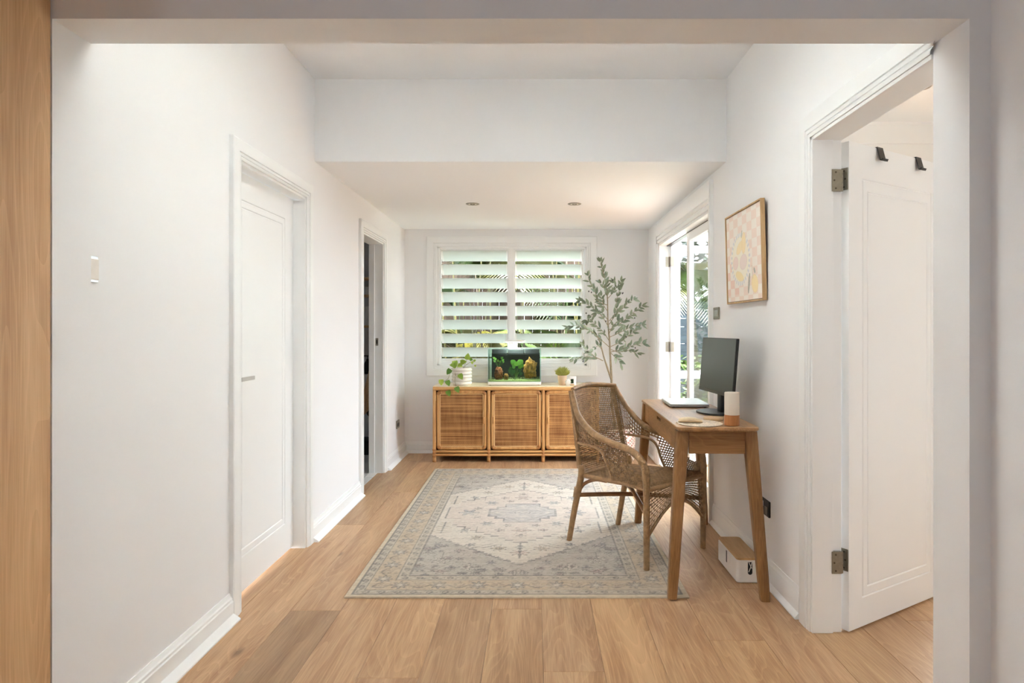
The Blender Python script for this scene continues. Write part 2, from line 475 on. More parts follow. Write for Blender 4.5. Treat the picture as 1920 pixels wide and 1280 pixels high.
# ------------------------------------------------------------------ mesh builder
class MB:
    def __init__(s):
        s.v, s.f = [], []

    def add(s, verts, faces):
        k = len(s.v)
        s.v.extend(Vector(p) for p in verts)
        s.f.extend(tuple(i + k for i in f) for f in faces)
        return s

    def box(s, x0, x1, y0, y1, z0, z1):
        return s.add([(x0, y0, z0), (x1, y0, z0), (x1, y1, z0), (x0, y1, z0), (x0, y0, z1), (x1, y0, z1), (x1, y1, z1), (x0, y1, z1)],
                     [(0, 3, 2, 1), (4, 5, 6, 7), (0, 1, 5, 4), (1, 2, 6, 5), (2, 3, 7, 6), (3, 0, 4, 7)])

    def obox(s, c, ax, ay, az):
        """box from a centre and three half axis vectors"""
        c, ax, ay, az = Vector(c), Vector(ax), Vector(ay), Vector(az)
        vs = [c + i * ax + j * ay + k * az for k in (-1, 1) for (i, j) in ((-1, -1), (1, -1), (1, 1), (-1, 1))]
        return s.add(vs, [(0, 3, 2, 1), (4, 5, 6, 7), (0, 1, 5, 4), (1, 2, 6, 5), (2, 3, 7, 6), (3, 0, 4, 7)])

    def loft(s, loops, cap=True):
        n = len(loops[0])
        vs = [p for l in loops for p in l]
        fs = []
        for a in range(len(loops) - 1):
            for i in range(n):
                j = (i + 1) % n
                fs.append((a * n + i, a * n + j, (a + 1) * n + j, (a + 1) * n + i))
        if cap:
            fs.append(tuple(reversed(range(n))))
            fs.append(tuple((len(loops) - 1) * n + i for i in range(n)))
        return s.add(vs, fs)

    def tube(s, pts, r, n=8, cap=True, flat=1.0):
        pts = [Vector(p) for p in pts]
        rs = r if isinstance(r, (list, tuple)) else [r] * len(pts)
        t0 = (pts[1] - pts[0]).normalized()
        up = Vector((0, 0, 1)) if abs(t0.z) < 0.9 else Vector((1, 0, 0))
        nrm = t0.cross(up).normalized()
        loops = []
        for i, p in enumerate(pts):
            a, b = pts[max(i - 1, 0)], pts[min(i + 1, len(pts) - 1)]
            t = (b - a)
            t = t.normalized() if t.length > 1e-9 else t0
            nrm = (nrm - t * nrm.dot(t))
            nrm = nrm.normalized() if nrm.length > 1e-9 else t.orthogonal().normalized()
            bi = t.cross(nrm)
            loops.append([p + (nrm * math.cos(2 * PI * k / n) + bi * math.sin(2 * PI * k / n) * flat) * rs[i] for k in range(n)])
        return s.loft(loops, cap)

    def lathe(s, prof, n=24, c=(0, 0), cap=True):
        loops = [[(c[0] + r * math.cos(2 * PI * k / n), c[1] + r * math.sin(2 * PI * k / n), z) for k in range(n)] for r, z in prof]
        return s.loft(loops, cap)

    def rbox(s, x0, x1, y0, y1, z0, z1, r=0.01, e=0.002, n=5):
        """box with rounded vertical corners and eased top and bottom edges"""
        loops = []
        for ins, z in ((e, z0), (0, z0 + e), (0, z1 - e), (e, z1)):
            l = []
            for (cx, cy, a0) in ((x1 - r, y1 - r, 0), (x0 + r, y1 - r, PI / 2), (x0 + r, y0 + r, PI), (x1 - r, y0 + r, 1.5 * PI)):
                for k in range(n + 1):
                    a = a0 + k * PI / 2 / n
                    l.append((cx + (r - ins) * math.cos(a), cy + (r - ins) * math.sin(a), z))
            loops.append(l)
        return s.loft(loops)

    def torus(s, c, R, r, axis='Y', n=20, m=8):
        loops = []
        pts = []
        for k in range(n):
            a = 2 * PI * k / n
            l = []
            for j in range(m):
                b = 2 * PI * j / m
                rr, h = R + r * math.cos(b), r * math.sin(b)
                if axis == 'Y':
                    q = (c[0] + rr * math.cos(a), c[1] + h, c[2] + rr * math.sin(a))
                elif axis == 'Z':
                    q = (c[0] + rr * math.cos(a), c[1] + rr * math.sin(a), c[2] + h)
                else:
                    q = (c[0] + h, c[1] + rr * math.cos(a), c[2] + rr * math.sin(a))
                l.append(q)
            loops.append(l)
        return s.loft(loops + [loops[0]], cap=False)

    def xf(s, mat):
        s.v = [mat @ p for p in s.v]
        return s

    def mesh(s, name, mat=None, smooth=None, bevel=0.0, seg=1, keep=False):
        me = bpy.data.meshes.new(name)
        me.from_pydata([tuple(p) for p in s.v], [], s.f)
        if not keep or bevel:
            bm = bmesh.new()
            bm.from_mesh(me)
            if not keep:
                bmesh.ops.recalc_face_normals(bm, faces=bm.faces)
            if bevel:
                es = [e for e in bm.edges if len(e.link_faces) == 2 and e.calc_face_angle(0) > 0.6]
                bmesh.ops.bevel(bm, geom=es, offset=bevel, segments=seg, affect='EDGES', profile=0.5, clamp_overlap=True)
            bm.to_mesh(me)
            bm.free()
        if mat:
            me.materials.append(M[mat] if isinstance(mat, str) else mat)
        if smooth is not None:
            for p in me.polygons:
                p.use_smooth = True
            me.set_sharp_from_angle(angle=math.radians(smooth))
        me.update()
        return me

    def build(s, name, mat, parent=None, **kw):
        return link(name, s.mesh(name, mat, **kw), parent)


def link(name, me, parent=None):
    o = bpy.data.objects.new(name, me)
    COL.objects.link(o)
    if parent is not None:
        o.parent = parent
    return o


def empty(name, loc=(0, 0, 0), rz=0.0):
    o = bpy.data.objects.new(name, None)
    o.empty_display_size = 0.1
    o.location = loc
    o.rotation_euler = (0, 0, rz)
    COL.objects.link(o)
    return o


def tag(o, label, cat, group=None):
    o['label'] = label
    o['category'] = cat
    if group:
        o['group'] = group
    return o


def thing(name, label, cat, loc=(0, 0, 0), rz=0.0, group=None):
    return tag(empty(name, loc, rz), label, cat, group)


def struct(o, label=None):
    o['kind'] = 'structure'
    if label:
        o['label'] = label
    return o


def curve_pts(ctrl, per=8):
    """Catmull-Rom through control points"""
    P = [Vector(p) for p in ctrl]
    P = [2 * P[0] - P[1]] + P + [2 * P[-1] - P[-2]]
    out = []
    for i in range(1, len(P) - 2):
        a, b, c, d = P[i - 1], P[i], P[i + 1], P[i + 2]
        for k in range(per):
            t = k / per
            out.append(0.5 * ((2 * b) + (c - a) * t + (2 * a - 5 * b + 4 * c - d) * t * t + (3 * b - a - 3 * c + d) * t ** 3))
    out.append(P[-2])
    return out


def resample(pts, step):
    pts = [Vector(p) for p in pts]
    L = [0]
    for a, b in zip(pts, pts[1:]):
        L.append(L[-1] + (b - a).length)
    n = max(2, int(L[-1] / step) + 1)
    out, j = [], 0
    for k in range(n):
        d = L[-1] * k / (n - 1)
        while j < len(L) - 2 and L[j + 1] < d:
            j += 1
        t = (d - L[j]) / max(L[j + 1] - L[j], 1e-9)
        out.append(pts[j].lerp(pts[j + 1], min(max(t, 0), 1)))
    return out


def color_grid(name, w, h, rgb, mat, parent=None, thick=0.006, bend=None):
    """A flat rectangle (x in +-w/2, y in +-h/2) with one vertex colour per grid cell corner; rgb is (ny, nx, 3) in sRGB 0..255."""
    ny, nx = rgb.shape[:2]
    xs = np.linspace(-w / 2, w / 2, nx)
    ys = np.linspace(-h / 2, h / 2, ny)
    X, Y = np.meshgrid(xs, ys)
    Z = np.full_like(X, thick)
    if bend is not None:
        Z = Z + bend(X, Y)
    co = np.stack([X, Y, Z], -1).reshape(-1, 3)
    idx = np.arange(nx * ny).reshape(ny, nx)
    q = np.stack([idx[:-1, :-1], idx[:-1, 1:], idx[1:, 1:], idx[1:, :-1]], -1).reshape(-1, 4)
    ring = np.concatenate([idx[0, :], idx[1:, -1], idx[-1, -2::-1], idx[-2:0:-1, 0]])
    low = co[ring].copy()
    low[:, 2] = 0
    base = len(co)
    nr = len(ring)
    k = np.arange(nr)
    side = np.stack([ring[(k + 1) % nr], ring[k], base + k, base + (k + 1) % nr], -1)
    co = np.concatenate([co, low])
    faces = np.concatenate([q, side])
    me = bpy.data.meshes.new(name)
    me.vertices.add(len(co))
    me.vertices.foreach_set('co', co.astype(np.float32).ravel())
    me.loops.add(faces.size)
    me.loops.foreach_set('vertex_index', faces.astype(np.int32).ravel())
    me.polygons.add(len(faces))
    me.polygons.foreach_set('loop_start', np.arange(0, faces.size, 4, dtype=np.int32))
    me.update(calc_edges=True)
    c = rgb.reshape(-1, 3) / 255.0
    c = np.where(c <= 0.04045, c / 12.92, ((c + 0.055) / 1.055) ** 2.4)
    c = np.concatenate([c, c.reshape(ny, nx, 3).reshape(-1, 3)[ring]])
    c4 = np.concatenate([c, np.ones((len(c), 1))], 1).astype(np.float32)
    a = me.color_attributes.new('paint', 'FLOAT_COLOR', 'POINT')
    a.data.foreach_set('color', c4.ravel())
    me.materials.append(M[mat])
    return link(name, me, parent)


# ------------------------------------------------------------------ room dimensions
XL, XR, YB = -1.312, 1.142, 6.438           # left wall, right wall, back wall faces
WT = 0.118                                   # wall thickness
ZC, ZU, YBEAM = 2.2425, 2.735, 3.817         # low ceiling, high ceiling, front of the dropped part
YF, YO = 1.682, 1.83                         # front and back of the framing wall
OXL, OXR, OZ = -1.269, 1.142, 2.063          # its opening
BZ = 2.50                                    # bedroom ceiling
BY1 = 3.96                                   # bedroom end wall

# ------------------------------------------------------------------ floor of oak planks
floor = struct(MB().box(-1.95, 3.75, -2.6, 6.56, -0.06, -0.004).build('floor', 'groove'))


def plank_mesh(w, l):
    e, t = 0.0012, 0.0012
    b = MB()
    b.loft([[(0, 0, -0.004), (w, 0, -0.004), (w, l, -0.004), (0, l, -0.004)],
            [(0, 0, -t), (w, 0, -t), (w, l, -t), (0, l, -t)],
            [(e, e, 0), (w - e, e, 0), (w - e, l - e, 0), (e, l - e, 0)]])
    return b.mesh('plank', 'floor')


PW = 0.2225
joints = {-5: 2.836, -4: 3.62, -3: 2.288, -2: 3.30, -1: 2.85, 0: 2.33, 1: 3.45, 2: 1.75, 3: 2.564, 4: 3.07, 5: 2.05, 6: 3.2, 7: 2.737, -6: 4.07}
tones = {(-5, 0): (0.70, 0.69, 0.68), (-1, 1): (0.98, 0.98, 1.0), (0, 1): (0.93, 0.93, 0.95), (1, 0): (1.04, 1.03, 1.0)}
for k in range(-9, 16):
    x0 = 0.031 + PW * k
    x1 = x0 + PW
    ya, yb = (-2.6, 6.5) if x0 < 1.2 else (0.5, BY1)
    if x1 < -1.42:
        yb = 1.66
    cx0, cx1 = max(x0, -1.93 if x1 < -1.42 else -1.42), min(x1, 3.68)
    if cx1 - cx0 < 0.02:
        continue
    j = joints.get(k, RNG.uniform(1.6, 3.4))
    cuts = [j]
    y = j
    while y < yb:
        y += RNG.uniform(1.85, 2.15)
        cuts.append(y)
    y = j
    while y > ya:
        y -= RNG.uniform(1.85, 2.15)
        cuts.insert(0, y)
    first = cuts.index(j)
    for q in range(len(cuts) - 1):
        a, b = max(cuts[q], ya), min(cuts[q + 1], yb)
        if b - a < 0.05:
            continue
        o = link('plank', plank_mesh(cx1 - cx0 - 0.0008, b - a - 0.0008), floor)
        o.location = (cx0, a, 0)
        w = RNG.uniform(0.87, 1.05)
        tone = tones.get((k, q - first + 1), None) or (w, w * RNG.uniform(0.985, 1.01), w * RNG.uniform(0.96, 1.02))
        o.color = (*tone, 1)


# ------------------------------------------------------------------ walls, ceilings
def wall_y(name, x0, x1, ya, yb, z1, holes, mat='paint', z0=-0.02):
    """A wall that runs along Y with rectangular holes (y0, y1, z0, z1)."""
    b = MB()
    y = ya
    for (h0, h1, hz0, hz1) in sorted(holes):
        b.box(x0, x1, y, h0, z0, z1)
        if hz0 > z0 + 0.01:
            b.box(x0, x1, h0, h1, z0, hz0)
        b.box(x0, x1, h0, h1, hz1, z1)
        y = h1
    b.box(x0, x1, y, yb, z0, z1)
    return struct(b.build(name, mat))


D1 = (2.83, 3.65, 1.995)                     # left door: y0, y1, head
D2 = (4.853, 5.53, 1.982)                    # bathroom doorway
D3 = (1.835, 2.636, 2.035)                   # bedroom doorway
D4 = (4.14, 5.86, 2.022)                     # patio door
wall_y('wall_left', XL - WT, XL, YO - 0.02, YB + 0.12, 2.9, [(D1[0], D1[1], -0.02, D1[2]), (D2[0], D2[1], -0.02, D2[2])])
wall_y('wall_right', XR, XR + WT, YO - 0.02, YB + 0.12, 2.9, [(D3[0], D3[1], -0.02, D3[2]), (D4[0], D4[1], -0.02, D4[2])])
W0, W1, WZ0, WZ1 = -0.984, 0.520, 0.8745, 2.067
b = MB()
b.box(XL, W0, YB, YB + 0.12, -0.02, 2.9).box(W1, XR, YB, YB + 0.12, -0.02, 2.9)
b.box(W0, W1, YB, YB + 0.12, -0.02, WZ0).box(W0, W1, YB, YB + 0.12, WZ1, 2.9)
struct(b.build('wall_back', 'paint'))
b = MB()
b.box(-1.95, OXL, YF, YO, -0.02, 2.9).box(OXR, XR + WT, YF, YO - 0.02, -0.02, 2.9).box(OXL, OXR, YF, YO, OZ, 2.9)
struct(b.build('wall_front', 'paint'))
SKX0, SKX1, SKY0, SKY1 = -0.48, 0.36, 1.98, 2.74   # added unseen skylight in the high ceiling, brightens the near room
b = MB()
for (z0, z1) in ((ZU, ZU + 0.1),):
    b.box(XL - WT, SKX0, YF, YBEAM + 0.02, z0, z1).box(SKX1, XR + WT, YF, YBEAM + 0.02, z0, z1)
    b.box(SKX0, SKX1, YF, SKY0, z0, z1).box(SKX0, SKX1, SKY1, YBEAM + 0.02, z0, z1)
struct(b.build('ceiling_high', 'ceil'))
w3 = struct(empty('added_skylight'), 'added unseen skylight in the high ceiling to brighten the room')
b = MB()
b.box(SKX0 - 0.05, SKX0, SKY0, SKY1, ZU + 0.1, 3.06).box(SKX1, SKX1 + 0.05, SKY0, SKY1, ZU + 0.1, 3.06)
b.box(SKX0, SKX1, SKY0 - 0.05, SKY0, ZU + 0.1, 3.06).box(SKX0, SKX1, SKY1, SKY1 + 0.05, ZU + 0.1, 3.06)
b.build('frame', 'trim', w3)
MB().box(SKX0, SKX1, SKY0, SKY1, 3.03, 3.045).build('diffuser_pane', 'opal', w3)
struct(MB().box(XL, XR, YBEAM, YB, ZC, ZU + 0.1).build('ceiling_low', 'ceil'))

# hall where the camera stands
wall_y('wall_hall_left', -1.95, -1.9, -2.6, YF, 2.7, [(-1.25, -0.75, 1.15, 1.75)])
wall_y('wall_hall_right', 1.198, 1.26, -2.6, YF, 2.7, [])
struct(MB().box(-1.95, 1.26, -2.65, -2.6, -0.02, 2.7).build('wall_hall_back', 'paint'))
struct(MB().box(-1.95, 1.26, -2.65, YF, 2.6, 2.7).build('ceiling_hall', 'ceil'))
# bedroom shell
b = MB()
b.box(XR + WT, 1.5, BY1, BY1 + 0.1, -0.05, 2.9).box(3.3, 3.78, BY1, BY1 + 0.1, -0.05, 2.9)
b.box(1.5, 3.3, BY1, BY1 + 0.1, -0.05, 0.65).box(1.5, 3.3, BY1, BY1 + 0.1, 2.05, 2.9)
struct(b.build('wall_bedroom_end', 'warm_paint'))
w2 = struct(empty('window_2'))
b = MB()
b.box(1.5, 1.55, BY1, BY1 + 0.09, 0.65, 2.05).box(3.25, 3.3, BY1, BY1 + 0.09, 0.65, 2.05).box(2.375, 2.425, BY1 + 0.02, BY1 + 0.08, 0.7, 2.0)
b.box(1.55, 3.25, BY1, BY1 + 0.09, 0.65, 0.7).box(1.55, 3.25, BY1, BY1 + 0.09, 2.0, 2.05)
b.build('frame', 'trim', w2)
for (xa, xb) in ((1.55, 2.375), (2.425, 3.25)):
    MB().box(xa, xb, BY1 + 0.045, BY1 + 0.051, 0.7, 2.0).build('pane', 'glass', w2)
struct(MB().box(1.26, 3.78, 0.4, 0.5, -0.05, 2.9).build('wall_bedroom_near', 'warm_paint'))
wall_y('wall_bedroom_right', 3.68, 3.78, 0.5, BY1, 2.9, [(0.62, 1.20, 0.95, 1.75)], 'warm_paint')  # hole is an added unseen window opening, brightens the open door
struct(MB().box(1.26, 3.78, 0.4, BY1, BZ, 2.6).build('ceiling_bedroom', 'warm_paint'))
b = MB()
prof = [(0, 0), (0.0, -0.11), (0.012, -0.11), (0.02, -0.085), (0.055, -0.03), (0.075, -0.015), (0.08, 0)]
b.loft([[(x, BY1 - d, BZ + z) for d, z in prof] for x in (1.262, 3.675)])
struct(b.build('trim_1', 'warm_paint', smooth=30))


# ------------------------------------------------------------------ mouldings
def skirt(name, p0, p1, nrm, h=0.112, mat='trim', e0=0.0, e1=0.0, sc=1.0):
    """baseboard with a small shoe, swept from p0 to p1, standing out along nrm"""
    pr = [(0, 0), (0.05, 0), (0.05, 0.006), (0.043, 0.012), (0.028, 0.021), (0.019, 0.026), (0.019, h * 0.70), (0.015, h * 0.74),
          (0.015, h * 0.82), (0.010, h * 0.86), (0.007, h * 0.93), (0.005, h), (0, h)]
    pr = [(d * sc, z) for d, z in pr]
    p0, p1, n = Vector((*p0, 0)), Vector((*p1, 0)), Vector((*nrm, 0))
    t = (p1 - p0).normalized()
    bb = MB()
    bb.loft([[p + n * d + t * (s * d) + Vector((0, 0, z + 0.0005)) for d, z in pr] for p, s in ((p0, e0), (p1, e1))])
    return struct(bb.build(name, mat, smooth=25))


CW = 0.085
skirt('baseboard_left', (XL, YO), (XL, D1[0] - CW), (1, 0))
skirt('baseboard_left', (XL, D1[1] + CW), (XL, D2[0] - CW), (1, 0))
skirt('baseboard_left', (XL, D2[1] + CW), (XL, YB), (1, 0), e1=-1)
skirt('baseboard_back', (XL, YB), (XR, YB), (0, -1), e0=1, e1=-1)
skirt('baseboard_right', (XR, YB), (XR, D4[1] + 0.16), (-1, 0), e0=1, sc=0.55)
skirt('baseboard_right', (XR, D4[0] - 0.045), (XR, D3[1] + 0.11), (-1, 0), h=0.13, sc=0.55)


def casing_profile(w, p):
    return [(0, 0), (0, p * 0.62), (w * 0.08, p * 0.8), (w * 0.12, p * 0.8), (w * 0.13, p * 0.55), (w * 0.17, p * 0.55), (w * 0.18, p * 0.85),
            (w * 0.30, p * 0.9), (w * 0.31, p * 0.66), (w * 0.35, p * 0.66), (w * 0.37, p), (w * 0.94, p), (w, p * 0.85), (w, 0)]


def casing(fn, a, bb_, h, w, p, parent, name='casing', sides=(1, 1), z0=None, wtop=None):
    """Moulded architrave around an opening a..b, 0..h; fn(s, z, v) -> world. With z0 the frame closes below too."""
    m = MB()
    wt = wtop or w
    loops = []
    for (u, v) in casing_profile(1.0, p):
        l = [fn(a - u * w, z0 - u * w if z0 is not None else 0.0, v), fn(a - u * w, h + u * wt, v), fn(bb_ + u * w, h + u * wt, v),
             fn(bb_ + u * w, z0 - u * w if z0 is not None else 0.0, v)]
        loops.append(l)
    n = len(loops)
    vs = [q for l in loops for q in l]
    fs = []
    segs = [1] + ([0] if sides[0] else []) + ([2] if sides[1] else []) + ([3] if z0 is not None else [])
    for i in range(n - 1):
        for k in segs:
            k2 = (k + 1) % 4
            fs.append((i * 4 + k, i * 4 + k2, (i + 1) * 4 + k2, (i + 1) * 4 + k))
    m.add(vs, fs)
    return m.build(name, 'trim', parent, smooth=25)


def fl(s, z, v):
    return (XL + v, s, z)


def frr(s, z, v):
    return (XR - v, s, z)


def fb(s, z, v):
    return (s, YB - v, z)


def panel_leaf(w, h, t, rects):
    """A door leaf in x 0..w, y 0..t, z 0..h whose y=0 face carries routed rectangular grooves (x0, x1, z0, z1)."""
    m = MB()
    rings = [((0, w, 0, h), 0)]
    for (x0, x1, z0, z1) in rects:
        g, d = 0.0045, 0.004
        rings += [((x0, x1, z0, z1), 0), ((x0 + g, x1 - g, z0 + g, z1 - g), d), ((x0 + 2 * g, x1 - 2 * g, z0 + 2 * g, z1 - 2 * g), 0)]
    loops = [[(0, t, 0), (w, t, 0), (w, t, h), (0, t, h)]]
    for (x0, x1, z0, z1), d in rings:
        loops.append([(x0, d, z0), (x1, d, z0), (x1, d, z1), (x0, d, z1)])
    m.loft(loops)
    return m


# ---- door 1: closed white door on the left
d1 = struct(empty('door_1'), 'closed white panelled door in the left wall')
casing(fl, D1[0], D1[1], D1[2], CW, 0.022, d1)
b = MB()
for (y0, y1) in ((D1[0], D1[0] + 0.012), (D1[1] - 0.012, D1[1])):
    b.box(XL - WT, XL + 0.004, y0, y1, 0, D1[2])
b.box(XL - WT, XL + 0.004, D1[0], D1[1], D1[2] - 0.012, D1[2])
b.build('frame', 'trim', d1)
w = D1[1] - D1[0] - 0.03
lf = panel_leaf(w, 1.965, 0.036, [(0.115, w - 0.115, 0.16, 1.84), (0.15, w - 0.15, 0.195, 1.805)])
lf.xf(Matrix.Translation((XL - 0.062, D1[0] + 0.015, 0.014)) @ Matrix.Rotation(PI / 2, 4, 'Z'))
lo = lf.build('door_leaf', 'trim', d1)
hb = MB()
hb.tube([(XL - 0.060, 2.895, 1.017), (XL - 0.015, 2.895, 1.017)], 0.009, 10)
hb.box(XL - 0.019, XL - 0.009, 2.887, 3.02, 1.008, 1.026)
hb.rbox(XL - 0.063, XL - 0.057, 2.87, 2.92, 0.992, 1.042, 0.002, 0.001)
hb.build('handle', 'silver', lo, smooth=30)

# ---- door 2: doorway to the bathroom
d2 = struct(empty('door_2'), 'white cased doorway to the bathroom')
casing(fl, D2[0], D2[1], D2[2], CW, 0.022, d2)
b = MB()
for (y0, y1) in ((D2[0], D2[0] + 0.012), (D2[1] - 0.012, D2[1])):
    b.box(XL - WT, XL + 0.004, y0, y1, 0, D2[2])
b.box(XL - WT, XL + 0.004, D2[0], D2[1], D2[2] - 0.012, D2[2])
b.box(XL - WT, XL - 0.07, D2[1] - 0.022, D2[1] - 0.012, 0, D2[2] - 0.012)
b.build('frame', 'trim', d2, bevel=0.001)
sp = MB().rbox(-0.012, 0.012, -0.032, 0.032, 0, 0.002, 0.003, 0.0005)
sp.xf(Matrix.Translation((XL - 0.05, D2[1] - 0.012, 1.132)) @ Matrix.Rotation(PI / 2, 4, 'X'))
st = sp.build('strike_plate', 'steel', d2)
MB().box(XL - 0.055, XL - 0.045, D2[1] - 0.016, D2[1] - 0.0135, 1.115, 1.148).build('latch_hole', 'black', st)

# ---- door 3: bedroom door, open
d3 = struct(empty('door_3'), 'white panelled bedroom door standing open')
casing(frr, D3[0], D3[1], D3[2], 0.10, 0.016, d3, sides=(0, 1))
b = MB()
b.box(XR - 0.006, XR + 0.08, D3[1] - 0.014, D3[1], 0, D3[2])
b.box(XR + 0.08, XR + WT, D3[1] - 0.004, D3[1], 0, D3[2])
b.box(XR - 0.006, XR + WT, D3[0], D3[1], D3[2] - 0.014, D3[2])
b.build('frame', 'trim', d3, bevel=0.001)
LD, LN = Vector((0.853, 0.522, 0)), Vector((-0.522, 0.853, 0))
LH = Vector((1.285, 2.619, 0.008))
w = 0.80
lf = panel_leaf(w, 2.008, 0.036, [(0.092, w - 0.092 - 0.07, 0.118, 1.865), (0.128, w - 0.128 - 0.07, 0.158, 1.815)])
mt = Matrix((LD.to_4d(), LN.to_4d(), (0, 0, 1, 0), (0, 0, 0, 1))).transposed()
mt.col[3] = (*LH, 1)
for c in range(3):
    mt[3][c] = 0
lf.xf(mt)
lo3 = lf.build('door_leaf', 'trim', d3)
for z in (1.855, 0.29):
    hg = MB().box(XR + 0.074, XR + WT - 0.004, D3[1] - 0.0175, D3[1] - 0.0035, z - 0.045, z + 0.045)
    hg.obox(LH + LN * 0.018 - LD * 0.002 + Vector((0, 0, z)), LN * 0.015, LD * 0.0015, (0, 0, 0.045))
    ho = hg.build('hinge', 'steel', d3)
    kn = MB()
    for q in range(5):
        z0 = z - 0.045 + q * 0.018
        kn.tube([(XR + WT - 0.001, D3[1] - 0.010, z0 + 0.001), (XR + WT - 0.001, D3[1] - 0.010, z0 + 0.017)], 0.0055, 10)
    kn.build('knuckle', 'steel', ho, smooth=40)
    sm = MB()
    for dz in (-0.033, 0, 0.033):
        x = XR + 0.089 - (0.006 if dz == 0 else 0)
        sm.tube([(x, D3[1] - 0.0178, z + dz), (x, D3[1] - 0.0186, z + dz)], 0.004, 10)
        c = LH + LN * (0.018 - (0.004 if dz == 0 else -0.002)) - LD * 0.0036 + Vector((0, 0, z + dz))
        sm.tube([c, c - LD * 0.0008], 0.004, 10)
    sm.build('screw', 'screw', ho)
hb = MB()
c = LH + LD * 0.735 + Vector((0, 0, 1.01))
hb.tube([c - LN * 0.002, c - LN * 0.055], 0.009, 10)
hb.tube([c - LN * 0.05, c - LN * 0.05 - LD * 0.02, c - LN * 0.05 + LD * 0.03], 0.008, 8)
hb.build('handle', 'steel', lo3, smooth=40)


def over_door_hook(t, label):
    o = thing('door_hook', label, 'hook', tuple(LH + LD * t + Vector((0, 0, 2.008))), group='black hooks over the bedroom door')
    m = MB()
    hw = LD * 0.021
    path = [(LN * 0.039, -0.030), (LN * 0.039, 0.0022), (LN * -0.0022, 0.0022), (LN * -0.016, -0.053), (LN * -0.023, -0.056), (LN * -0.026, -0.050)]
    th = 0.0018
    pts = [p + Vector((0, 0, z)) for p, z in path]
    for a, c in zip(pts, pts[1:]):
        d = (c - a)
        n = d.cross(LD).normalized()
        m.obox((a + c) / 2, hw, d / 2 + d.normalized() * th, n * th)
    m.build('hook_strap', 'black', o)


over_door_hook(0.217, 'black metal over-door hook nearer the hinges of the white door')
over_door_hook(0.520, 'black metal over-door hook farther from the hinges of the white door')

# ---- door 4: glazed bifold door to the patio
d4 = struct(empty('door_4'), 'white glazed bifold door to the patio, half open')
casing(frr, D4[0], D4[1], D4[2], 0.045, 0.028, d4, name='casing', sides=(1, 0), wtop=0.18)
b = MB()
pr = casing_profile(0.15, 0.028)
b.loft([[(XR - v, D4[1] + u, z) for u, v in pr] for z in (0, D4[2])])
pr = [(0, 0), (0, .018), (.03, .02), (.034, .028), (.15, .028), (.15, 0)]
b.box(XR - 0.028, XR, D4[1] + 0.03, D4[1] + 0.15, D4[2], D4[2] + 0.18)
b.build('side_casing', 'trim', d4, smooth=25)
b = MB()
b.box(XR - 0.008, XR + 0.13, D4[0], D4[0] + 0.02, 0, D4[2])
b.box(XR - 0.008, XR + 0.13, D4[1] - 0.02, D4[1], 0, D4[2])
b.box(XR - 0.008, XR + 0.13, D4[0], D4[1], D4[2] - 0.02, D4[2])
b.box(XR - 0.002, XR + 0.15, D4[0], D4[1], -0.02, 0.014)
b.build('frame', 'trim', d4, bevel=0.002)
MB().box(XR + 0.06, XR + 0.10, D4[0] + 0.02, D4[1] - 0.02, D4[2] - 0.026, D4[2] - 0.02).build('track', 'black', d4)


def glazed_leaf(parent, org, dr, nr, wid, z0=0.018, z1=1.995, st=0.085, t=0.036, label=None):
    org, dr, nr = Vector(org), Vector(dr), Vector(nr)
    m = MB()

    def bar(a0, a1, h0, h1, tt=t):
        m.obox(org + dr * ((a0 + a1) / 2) + nr * (t / 2) + Vector((0, 0, (h0 + h1) / 2)), dr * ((a1 - a0) / 2), nr * (tt / 2), (0, 0, (h1 - h0) / 2))
    bar(0, st, z0, z1)
    bar(wid - st, wid, z0, z1)
    bar(st, wid - st, z0, z0 + 0.13)
    bar(st, wid - st, z1 - 0.065, z1)
    o = m.build('glazed_leaf', 'trim', parent, bevel=0.003)
    g = MB()
    g.obox(org + dr * (wid / 2) + nr * (t / 2) + Vector((0, 0, (z0 + z1) / 2 + 0.03)), dr * (wid / 2 - st + 0.005), nr * 0.003, (0, 0, (z1 - z0) / 2 - 0.095))
    g.build('pane', 'glass', o)
    if label:
        o['label'] = label
    return o


near_leaf = glazed_leaf(d4, (XR + 0.055, D4[0] + 0.024, 0), (0, 1, 0), (1, 0, 0), 0.885, label='closed glazed leaf')
far_leaf = glazed_leaf(d4, (XR + 0.09, D4[1] - 0.063, 0), (1, 0, 0), (0, 1, 0), 0.80, label='leaf folded open against the far jamb')
for z in (1.854, 1.08, 0.3):
    m = MB()
    m.box(XR + 0.05, XR + 0.085, D4[1] - 0.024, D4[1] - 0.019, z - 0.045, z + 0.045)
    m.tube([(XR + 0.085, D4[1] - 0.031, z - 0.045), (XR + 0.085, D4[1] - 0.031, z + 0.045)], 0.007, 8)
    m.box(XR + 0.088, XR + 0.118, D4[1] - 0.066, D4[1] - 0.062, z - 0.045, z + 0.045)
    m.build('hinge', 'steel', far_leaf)

